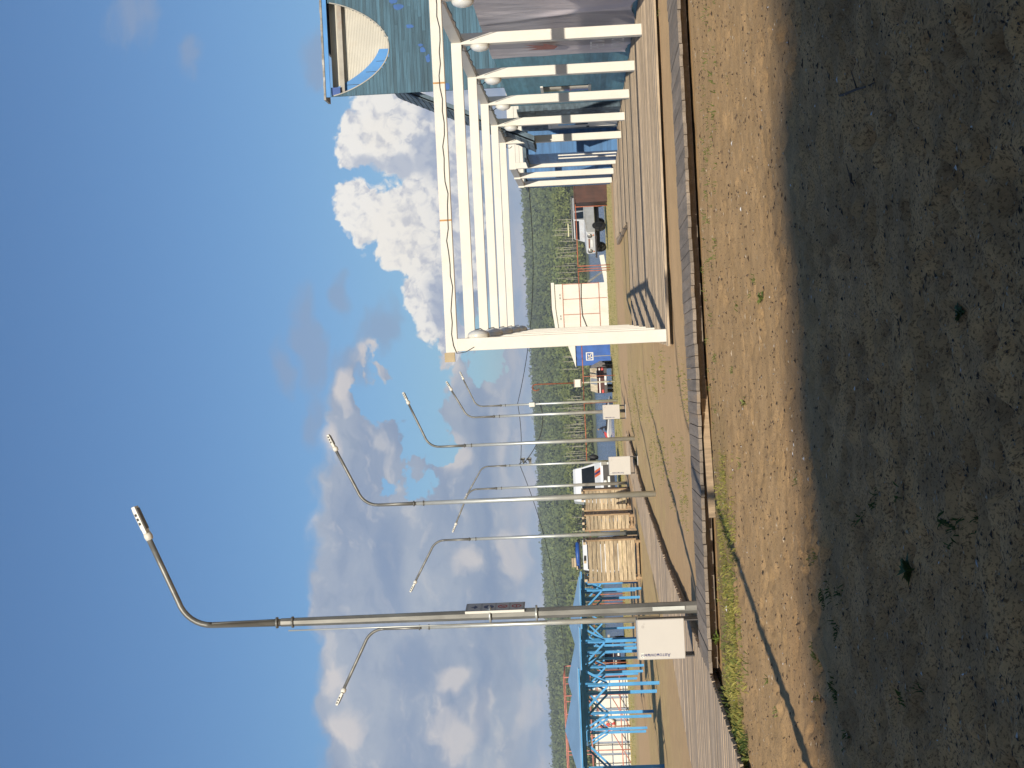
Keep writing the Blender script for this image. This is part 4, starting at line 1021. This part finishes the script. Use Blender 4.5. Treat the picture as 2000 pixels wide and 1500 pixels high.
sl = MB(); sl.prism([(kw*.68, -.35), (kw*.68, .0), (kw+1.8, .42), (kw+1.85, .1)], 1, -.6, -.5); sl.build("ramp_rail", WHITE, t)
cv = MB(); cv.prism([(kw+.05, 1.2), (kw+.15, 1.3), (kw+.9, .1), (kw+.8, .05)], 1, .1, .16); cv.build("stay", GALV2, t)
a = D(1180, 712, 108); b_ = D(1180, 641, 108)
t = thing("blue_kiosk", "small deep blue sheet metal kiosk with a white pitched roof", "kiosk", (a.x, 108, 0), 0)
kw = b_.x-a.x; mb = MB()
for k in range(12): x = kw*k/12; mb.box(x, x+kw/12, -(.03 if k % 2 else 0), 2, -.6, 2.35)
mb.build("sheet_wall", BLUEK, t)
rf = MB(); rf.prism([(-.15, 2.36), (kw+.1, 2.36), (kw*.62, 2.92)], 1, -.15, 2.1); rf.build("roof", WHITE, t)
d = D(1180, 372, 88)
t = thing("brown_container", "dark brown sheet metal container beside the old off-road car", "container", (fx(397)+.0, 88.4, 0), 0)
mb = MB(); n = 14
for k in range(n): mb.box(k*.2, k*.2+.2, -(.03 if k % 2 else 0), 2.2, -.05, 1.85)
mb.build("ribbed_wall", BROWN, t); MB().box(-.03, 2.83, -.05, 2.25, 1.86, 1.93).build("lid", BROWN, t)

# rescue station behind the canopies: white cabin in a red pipe cage
cx = D(1150, 1452, 92).x; W2 = 3.6
t = thing("rescue_station", "white lifeguard station cabin inside a faded red pipe cage", "lifeguard station", (cx, 93, -.9), 0)
MB().box(-W2, W2, .3, 3, .4, 3.0).build("cabin_wall", surf("grey_blue_wall", (.22, .25, .32), .1, 2, .6), t)
mb = MB(); x = -W2
while x < W2-.3:
    w_ = random.uniform(.42, .62)
    for z0, z1 in ((.45, 1.15), (1.22, 1.95), (2.02, 3.02)): mb.box(x, min(x+w_, W2), .24, .298, z0, z1)
    x += w_+.14
mb.build("white_panel", WHITE, t)
mb = MB(); mb.box(-W2-.6, W2+.6, -.8, 3.4, .1, .36); mb.build("pontoon", WHITE, t)
fr = MB()
for x in np.linspace(-W2-.3, W2+.3, 8): fr.tube([(x, -.5, .3), (x, -.5, 4.75)], .035, 6); fr.tube([(x, 3.2, .3), (x, 3.2, 4.75)], .035, 6)
for z in (.85, 1.4, 3.2, 4.2, 4.75):
    for y in (-.5, 3.2): fr.tube([(-W2-.3, y, z), (W2+.3, y, z)], .035, 6)
for x in (-W2-.3, W2+.3):
    for z in (3.2, 4.2, 4.75): fr.tube([(x, -.5, z), (x, 3.2, z)], .035, 6)
for k in range(3): fr.tube([(-W2+k*2.2, -.5, .9), (-W2+k*2.2+1.8, -.5, 1.9)], .03, 6)
fr.build("pipe_cage", PINK, t)
lb = thing("lifebuoy", "white lifebuoy with red star hanging on the lifeguard station", "lifebuoy", (D(1180, 1424, 92).x, 93.12, 1.32))
mb = MB(); R, r = .36, .11; nn, kk = 28, 10
mb.add([((R+r*math.cos(2*PI*j/kk))*math.cos(2*PI*i/nn), r*math.sin(2*PI*j/kk), (R+r*math.cos(2*PI*j/kk))*math.sin(2*PI*i/nn)) for i in range(nn) for j in range(kk)],
       [(i*kk+j, ((i+1) % nn)*kk+j, ((i+1) % nn)*kk+(j+1) % kk, i*kk+(j+1) % kk) for i in range(nn) for j in range(kk)], 0, True)
for i, f in enumerate(mb.f): mb.mi[i] = 1 if (i//kk) % 7 < 2 else 0
mb.build("ring", [WHITE, REDP], lb)
mb = MB(); mb.add([(.2*(1 if k % 2 == 0 else .42)*math.sin(k*PI/5), -.02, .2*(1 if k % 2 == 0 else .42)*math.cos(k*PI/5)) for k in range(10)]+[(0, -.02, 0)], [(k, (k+1) % 10, 10) for k in range(10)]); mb.build("star", REDP, lb)

# ------------------------------------------------------------------ jet skis and their rider
def jetski(loc, rz, label):
    t = thing("jet_ski", label, "jet ski", loc, rz)
    h = MB(); sec = [(-1.5, .02, .42, .50), (-1.25, .28, .30, .62), (-.6, .50, .10, .66), (.3, .55, .05, .55), (1.2, .50, .05, .46), (1.5, .45, .12, .42)]
    vs = []
    for y, w, z0, z1 in sec: vs += [(-w, y, z1*.75), (-w*.75, y, z1), (w*.75, y, z1), (w, y, z1*.75), (w*.45, y, z0), (-w*.45, y, z0)]
    h.add(vs, [(i*6+k, i*6+(k+1) % 6, (i+1)*6+(k+1) % 6, (i+1)*6+k) for i in range(5) for k in range(6)]+[(0,1,2,3,4,5), (35,34,33,32,31,30)], 0, False)
    h.build("hull", WHITE, t)
    MB().prism([(-1.45, .50), (-.55, .66), (-.3, .95), (-.62, .98), (-1.3, .70)], 0, -.3, .3).build("bow_cowl", REDP, t)
    MB().prism([(-.2, .56), (1.2, .47), (1.2, .68), (.5, .72), (.0, .80)], 0, -.17, .17).build("seat", BLACK, t)
    m = MB(); m.bar((0, -.5, .9), (0, -.32, 1.12), .08); m.tube([(-.38, -.22, 1.12), (0, -.33, 1.13), (.38, -.22, 1.12)], .025, 6); m.build("handlebar", BLACK, t)
    return t
p = G(1194, 838, -1.0)
jy = p.y; jetski((p.x, jy, -1.10), math.radians(-78), "red and white jet ski carrying the rider on the water")
def skinned(name, verts, edges, rad, mat, parent=None):
    me = bpy.data.meshes.new(name); me.from_pydata(verts, edges, []); o = bpy.data.objects.new(name, me); COL.objects.link(o)
    if parent: o.parent = parent
    md = o.modifiers.new("skin", 'SKIN'); md.use_smooth_shade = True
    for i, r in enumerate(rad): me.skin_vertices[0].data[i].radius = (r, r*.9)
    me.skin_vertices[0].data[0].use_root = True
    s = o.modifiers.new("sub", 'SUBSURF'); s.levels = 1; s.render_levels = 2
    me.materials.append(mat); return o
t = thing("person", "person in dark clothes riding the jet ski, leaning to the handlebar", "person", (p.x, jy, -1.10), math.radians(-78))
V = [(0, .35, .82), (0, .28, 1.0), (0, .16, 1.28), (0, .12, 1.40), (0, .08, 1.50), (0, .03, 1.60), (0, .04, 1.70),
     (-.2, .15, 1.36), (-.30, -.02, 1.16), (-.33, -.22, 1.15), (.2, .15, 1.36), (.30, -.02, 1.16), (.33, -.22, 1.15),
     (-.13, .32, .80), (-.28, -.08, .84), (-.30, .06, .42), (-.30, -.10, .38), (.13, .32, .80), (.28, -.08, .84), (.30, .06, .42), (.30, -.10, .38)]
E_ = [(0,1),(1,2),(2,3),(3,4),(4,5),(5,6),(3,7),(7,8),(8,9),(3,10),(10,11),(11,12),(0,13),(13,14),(14,15),(15,16),(0,17),(17,18),(18,19),(19,20)]
Rd = [.15, .15, .17, .13, .055, .10, .085, .075, .052, .04, .075, .052, .04, .11, .08, .055, .05, .11, .08, .055, .05]
skinned("body", V, E_, Rd, CLOTH, t)
hm = MB(); hm.lathe([(.001, -.115), (.06, -.10), (.085, -.03), (.09, .04), (.07, .09), (.001, .12)], (0, .02, 1.635), (0, .05, 1), 14); hm.lathe([(.001, -.02), (.02, 0), (.001, .03)], (0, -.075, 1.625), (0, -1, 0), 6); hm.build("head", SKIN, t)
hm = MB(); hm.lathe([(.098, -.01), (.1, .04), (.08, .10), (.001, .135)], (0, .03, 1.64), (0, .15, 1), 14); hm.build("hair", HAIR, t)
hd = MB()
for s in (-1, 1):
    hd.lathe([(.001, -.05), (.04, -.03), (.045, .02), (.001, .05)], (s*.34, -.23, 1.145), (s, 0, 0), 8)
    for k in range(4): hd.tube([(s*(.31+.02*k), -.26, 1.15), (s*(.31+.02*k), -.285, 1.125), (s*(.31+.02*k), -.25, 1.10)], .009, 5)
    hd.tube([(s*.30, -.22, 1.13), (s*.28, -.24, 1.11), (s*.285, -.26, 1.105)], .009, 5)
hd.build("hand", SKIN, t)
p = G(1193, 788, -1.0); jetski((p.x, p.y*.93, -1.08), math.radians(-25), "empty red and white jet ski moored behind the most distant litter bin")

hz = bpy.data.materials.new("haze"); hz.use_nodes = True; nt = hz.node_tree; nt.nodes.remove(nt.nodes["Principled BSDF"])
pv_ = nt.nodes.new("ShaderNodeVolumePrincipled"); pv_.inputs['Color'].default_value = (.80, .87, .97, 1); pv_.inputs['Density'].default_value = .00027
pv_.inputs['Anisotropy'].default_value = .1
nt.links.new(pv_.outputs[0], nt.nodes["Material Output"].inputs['Volume'])
tag(MB().box(-1300, 1300, -140, 1900, -4.5, 95).build("haze", hz), kind="stuff")
# ------------------------------------------------------------------ sun and sky
sun = bpy.data.lights.new("sun", 'SUN'); sun.energy = 4.6; sun.angle = math.radians(.53); sun.color = (1, .92, .775)
so = bpy.data.objects.new("sun", sun); COL.objects.link(so)
sd = Vector((-math.sin(AZ)*math.cos(EL), -math.cos(AZ)*math.cos(EL), math.sin(EL)))      # towards the sun
so.rotation_euler = sd.to_track_quat('Z', 'Y').to_euler(); so.location = (0, -20, 40)
W = bpy.data.worlds.new("World"); S.world = W; W.use_nodes = True; nt = W.node_tree; L = nt.links
bg = nt.nodes["Background"]; SKYS = .062; bg.inputs[1].default_value = SKYS
sky = nt.nodes.new("ShaderNodeTexSky"); sky.sky_type = 'NISHITA'; sky.sun_disc = False
sky.sun_elevation = EL; sky.sun_rotation = math.atan2(sd.x, sd.y); sky.air_density = 1.0; sky.dust_density = .6; sky.ozone_density = 1.6
tc = nt.nodes.new("ShaderNodeTexCoord"); sx = nt.nodes.new("ShaderNodeSeparateXYZ"); L.new(tc.outputs['Generated'], sx.inputs[0])
yy = math_(nt, 'MAXIMUM', sx.outputs[1], .02)
cu = math_(nt, 'DIVIDE', sx.outputs[0], yy); cv = math_(nt, 'DIVIDE', sx.outputs[2], yy)
cmb = nt.nodes.new("ShaderNodeCombineXYZ"); L.new(math_(nt, 'MULTIPLY', cu, 30.), cmb.inputs[0]); L.new(math_(nt, 'MULTIPLY', cv, 30.), cmb.inputs[1])
PV = cmb.outputs[0]                                   # direction on the sky, 1 unit = 1.9 degrees
def vmath(op, a, b=None):
    n = nt.nodes.new("ShaderNodeVectorMath"); n.operation = op
    for i, v in enumerate((a, b)):
        if v is None: continue
        if hasattr(v, "is_output"): L.new(v, n.inputs[i])
        else: n.inputs[i].default_value = v
    return n
def vnoise(vec, scale, detail, rough=.55):
    n = nt.nodes.new("ShaderNodeTexNoise"); n.inputs['Scale'].default_value = scale; n.inputs['Detail'].default_value = detail; n.inputs['Roughness'].default_value = rough
    L.new(vec, n.inputs[0]); return n
wp = vnoise(PV, .9, 3); w2 = vmath('MULTIPLY', vmath('SUBTRACT', wp.outputs['Color'], (.5, .5, .5)).outputs[0], (1.1, .8, 0))
PW = vmath('ADD', PV, w2.outputs[0]).outputs[0]
def skyc(x, y):
    d = ray(x, y); return (30*d.x/d.y, 30*d.z/d.y)
def blobs(lst, vec):
    """lst of (photo x, photo y, height radius px, width radius px): union of soft ellipses, 1 at centre, 0 at rim"""
    cur = None
    for x, y, rh, rw in lst:
        c = skyc(x, y)
        q = vmath('MULTIPLY', vmath('SUBTRACT', vec, (c[0], c[1], 0)).outputs[0], (100/rw, 100/rh, 0))
        f = math_(nt, 'SUBTRACT', 1., vmath('LENGTH', q.outputs[0]).outputs[1])
        cur = f if cur is None else math_(nt, 'SMOOTH_MAX', cur, f, .12)
    return cur
def vor(vec, scale, detail=3):
    n = nt.nodes.new("ShaderNodeTexVoronoi"); n.feature = 'F1'; n.inputs['Scale'].default_value = scale
    n.inputs['Detail'].default_value = detail; n.inputs['Roughness'].default_value = .55;
    n.normalize = False
    L.new(vec, n.inputs['Vector']); return n.outputs['Distance']
k = 1/SKYS
def C3(r, g, b): return (r*k, g*k, b*k)
skyc_ = mixrgb(nt, 1., sky.outputs[0], (.70, .97, 1.26), 'MULTIPLY')
# thin wisps
fb = vnoise(vmath('MULTIPLY', PW, (.55, 1.5, 1)).outputs[0], 1.0, 7, .6).outputs[0]
wis = blobs([(600, 690, 38, 190), (612, 830, 45, 90), (660, 575, 26, 60), (735, 640, 60, 80), (560, 720, 25, 120), (255, 20, 65, 90), (370, 100, 28, 45), (620, 120, 40, 70), (690, 710, 60, 60), (280, -60, 80, 60)], PW)
wm = math_(nt, 'MULTIPLY', smooth(nt, math_(nt, 'ADD', wis, math_(nt, 'MULTIPLY', math_(nt, 'SUBTRACT', fb, .5), 2.2)), .05, .8), .62)
col = mixrgb(nt, wm, skyc_, C3(.235, .30, .43))
# grey bank
BV = vmath('MULTIPLY', PW, (.8, 1.1, 1)).outputs[0]
f2 = vnoise(BV, .9, 8, .53).outputs[0]
fL = vnoise(vmath('MULTIPLY', PW, (.5, 1.3, 1)).outputs[0], .55, 6, .55).outputs[0]
bank = blobs([(690, 1030, 90, 170), (690, 1330, 85, 150), (720, 1500, 90, 150), (680, 1180, 70, 120), (700, 1420, 70, 260), (860, 1300, 240, 330), (740, 1050, 135, 260), (700, 850, 70, 150), (790, 900, 120, 130), (930, 1050, 190, 300), (950, 800, 120, 240), (760, 730, 90, 75), (1010, 650, 90, 180), (930, 1480, 240, 200), (860, 1100, 160, 250),
              (960, 480, 110, 170), (1000, 350, 60, 140), (900, 240, 150, 140), (880, 700, 60, 70)], PW)
wh = vmath('MULTIPLY', vmath('SUBTRACT', vnoise(PV, 1.5, 6, .6).outputs['Color'], (.5, .5, .5)).outputs[0], (1.5, 1.2, 0))
PH = vmath('ADD', PW, wh.outputs[0]).outputs[0]
hole = blobs([(775, 775, 65, 75), (825, 730, 85, 70), (805, 950, 55, 50), (850, 870, 35, 45), (800, 860, 30, 60), (740, 770, 40, 40), (950, 690, 30, 90)], PH)
bd_ = math_(nt, 'ADD', bank, math_(nt, 'MULTIPLY', math_(nt, 'SUBTRACT', f2, .44), 1.15))
hs_ = smooth(nt, math_(nt, 'ADD', hole, math_(nt, 'MULTIPLY', math_(nt, 'SUBTRACT', f2, .55), -3.0)), -.15, 1.0)
bd_ = math_(nt, 'SUBTRACT', bd_, math_(nt, 'MULTIPLY', hs_, 1.5))
bm_ = smooth(nt, bd_, .0, .34)
f3 = vnoise(vmath('ADD', BV, (-.10, .20, 0)).outputs[0], .9, 8, .53).outputs[0]
f5 = vnoise(vmath('ADD', BV, (-.03, .06, 0)).outputs[0], .9, 8, .53).outputs[0]
lit = math_(nt, 'ADD', math_(nt, 'SUBTRACT', f2, f3), math_(nt, 'MULTIPLY', math_(nt, 'SUBTRACT', f2, f5), 1.1))
f4 = fL
bcol = mixrgb(nt, smooth(nt, f4, .34, .66), C3(.225, .285, .41), C3(.36, .40, .475))
bcol = mixrgb(nt, smooth(nt, lit, .02, .22, 0, .62), bcol, C3(.53, .52, .53))
bcol = mixrgb(nt, smooth(nt, lit, -.02, -.20, 0, .40), bcol, C3(.19, .25, .37))
hl = blobs([(612, 1015, 22, 60), (650, 1330, 36, 50), (680, 1420, 45, 45), (900, 1450, 80, 80), (940, 1400, 40, 60), (880, 1330, 35, 40), (990, 870, 26, 130), (1000, 1080, 26, 60), (1025, 1080, 20, 50), (1030, 1360, 40, 80), (735, 690, 60, 50), (860, 730, 50, 50), (900, 1090, 40, 45), (680, 760, 30, 50), (880, 880, 35, 40), (640, 860, 26, 60)], PW)
bcol = mixrgb(nt, math_(nt, 'MULTIPLY', smooth(nt, math_(nt, 'ADD', hl, math_(nt, 'MULTIPLY', math_(nt, 'SUBTRACT', f2, .48), 2.6)), .05, .75), .72), bcol, C3(.64, .585, .555))
dk = blobs([(945, 900, 22, 300), (940, 1350, 24, 160), (790, 840, 45, 70), (880, 560, 90, 70), (960, 420, 60, 90), (955, 1150, 30, 130), (760, 1100, 40, 140), (800, 1300, 60, 110)], PW)
bcol = mixrgb(nt, math_(nt, 'MULTIPLY', smooth(nt, math_(nt, 'ADD', dk, math_(nt, 'MULTIPLY', math_(nt, 'SUBTRACT', f4, .5), 1.2)), .0, .7), .65), bcol, C3(.17, .24, .385))
col = mixrgb(nt, math_(nt, 'MULTIPLY', bm_, .95), col, bcol)
# low haze band of cloud over the hill
lowm = math_(nt, 'MULTIPLY', smooth(nt, cv, .072, .030), .75)
col = mixrgb(nt, lowm, col, mixrgb(nt, smooth(nt, vnoise(vmath('MULTIPLY', PW, (.6, 2.2, 1)).outputs[0], .9, 6).outputs[0], .40, .66), C3(.27, .37, .53), C3(.55, .53, .56)))
# bright cumulus
cum_l = [(790, 250, 110, 90), (800, 430, 120, 105), (690, 380, 45, 45), (900, 400, 60, 200), (830, 560, 50, 90), (705, 270, 66, 62), (745, 240, 85, 70), (790, 300, 80, 70), (690, 300, 45, 40), (760, 210, 100, 60), (700, 395, 55, 50), (730, 430, 75, 62), (790, 440, 90, 85), (850, 420, 90, 110), (830, 350, 60, 60), (850, 260, 80, 100), (800, 500, 60, 50), (860, 540, 60, 80), (840, 610, 45, 70), (760, 150, 110, 60), (880, 480, 70, 120), (880, 660, 30, 60)]
w3 = vmath('MULTIPLY', vmath('SUBTRACT', vnoise(PV, 2.2, 4).outputs['Color'], (.5, .5, .5)).outputs[0], (.42, .42, 0))
PC = vmath('ADD', PV, w3.outputs[0]).outputs[0]
cum = blobs(cum_l, PC)
v1 = vor(PC, 2.6, 4); v2 = vor(vmath('ADD', PC, (-.07, .11, 0)).outputs[0], 2.6, 4)
n1 = vnoise(PC, 1.5, 7, .52).outputs[0]; n2 = vnoise(vmath('ADD', PC, (-.10, .16, 0)).outputs[0], 1.5, 7, .52).outputs[0]
cd = math_(nt, 'ADD', math_(nt, 'ADD', cum, math_(nt, 'MULTIPLY', math_(nt, 'SUBTRACT', .42, v1), .35)), math_(nt, 'MULTIPLY', math_(nt, 'SUBTRACT', n1, .5), .6))
cd = math_(nt, 'ADD', cd, .20)
cm = smooth(nt, cd, .04, .22)
cl = math_(nt, 'ADD', math_(nt, 'MULTIPLY', math_(nt, 'SUBTRACT', v2, v1), .75), math_(nt, 'MULTIPLY', math_(nt, 'SUBTRACT', n1, n2), .9))
alt = smooth(nt, cv, .055, .135)
lt = math_(nt, 'ADD', math_(nt, 'ADD', .40, math_(nt, 'MULTIPLY', alt, .38)), cl)
ccol = mixrgb(nt, smooth(nt, lt, .18, .85), C3(.40, .43, .52), C3(.80, .775, .735))
ccol = mixrgb(nt, math_(nt, 'MULTIPLY', smooth(nt, blobs([(770, 470, 110, 120), (740, 260, 60, 60)], PC), .0, .7), .3), ccol, C3(.84, .78, .68))
csh = blobs([(720, 325, 70, 26), (780, 325, 60, 30), (840, 300, 50, 70), (860, 200, 60, 60), (880, 600, 50, 90)], PC)
ccol = mixrgb(nt, math_(nt, 'MULTIPLY', smooth(nt, math_(nt, 'ADD', csh, math_(nt, 'MULTIPLY', math_(nt, 'SUBTRACT', n1, .5), 1.2)), .0, .6), .7), ccol, C3(.30, .36, .49))
col = mixrgb(nt, cm, col, ccol)
L.new(col, bg.inputs[0])

V_ = S.view_settings; V_.view_transform = 'Standard'; V_.look = 'None'; V_.exposure = .25; V_.gamma = 1; V_.use_curve_mapping = False
S.render.engine = 'CYCLES'; S.cycles.max_bounces = 6; S.cycles.diffuse_bounces = 3; S.cycles.use_denoising = True
S.cycles.sample_clamp_indirect = 4
W.cycles.sampling_method = 'MANUAL'; W.cycles.sample_map_resolution = 512
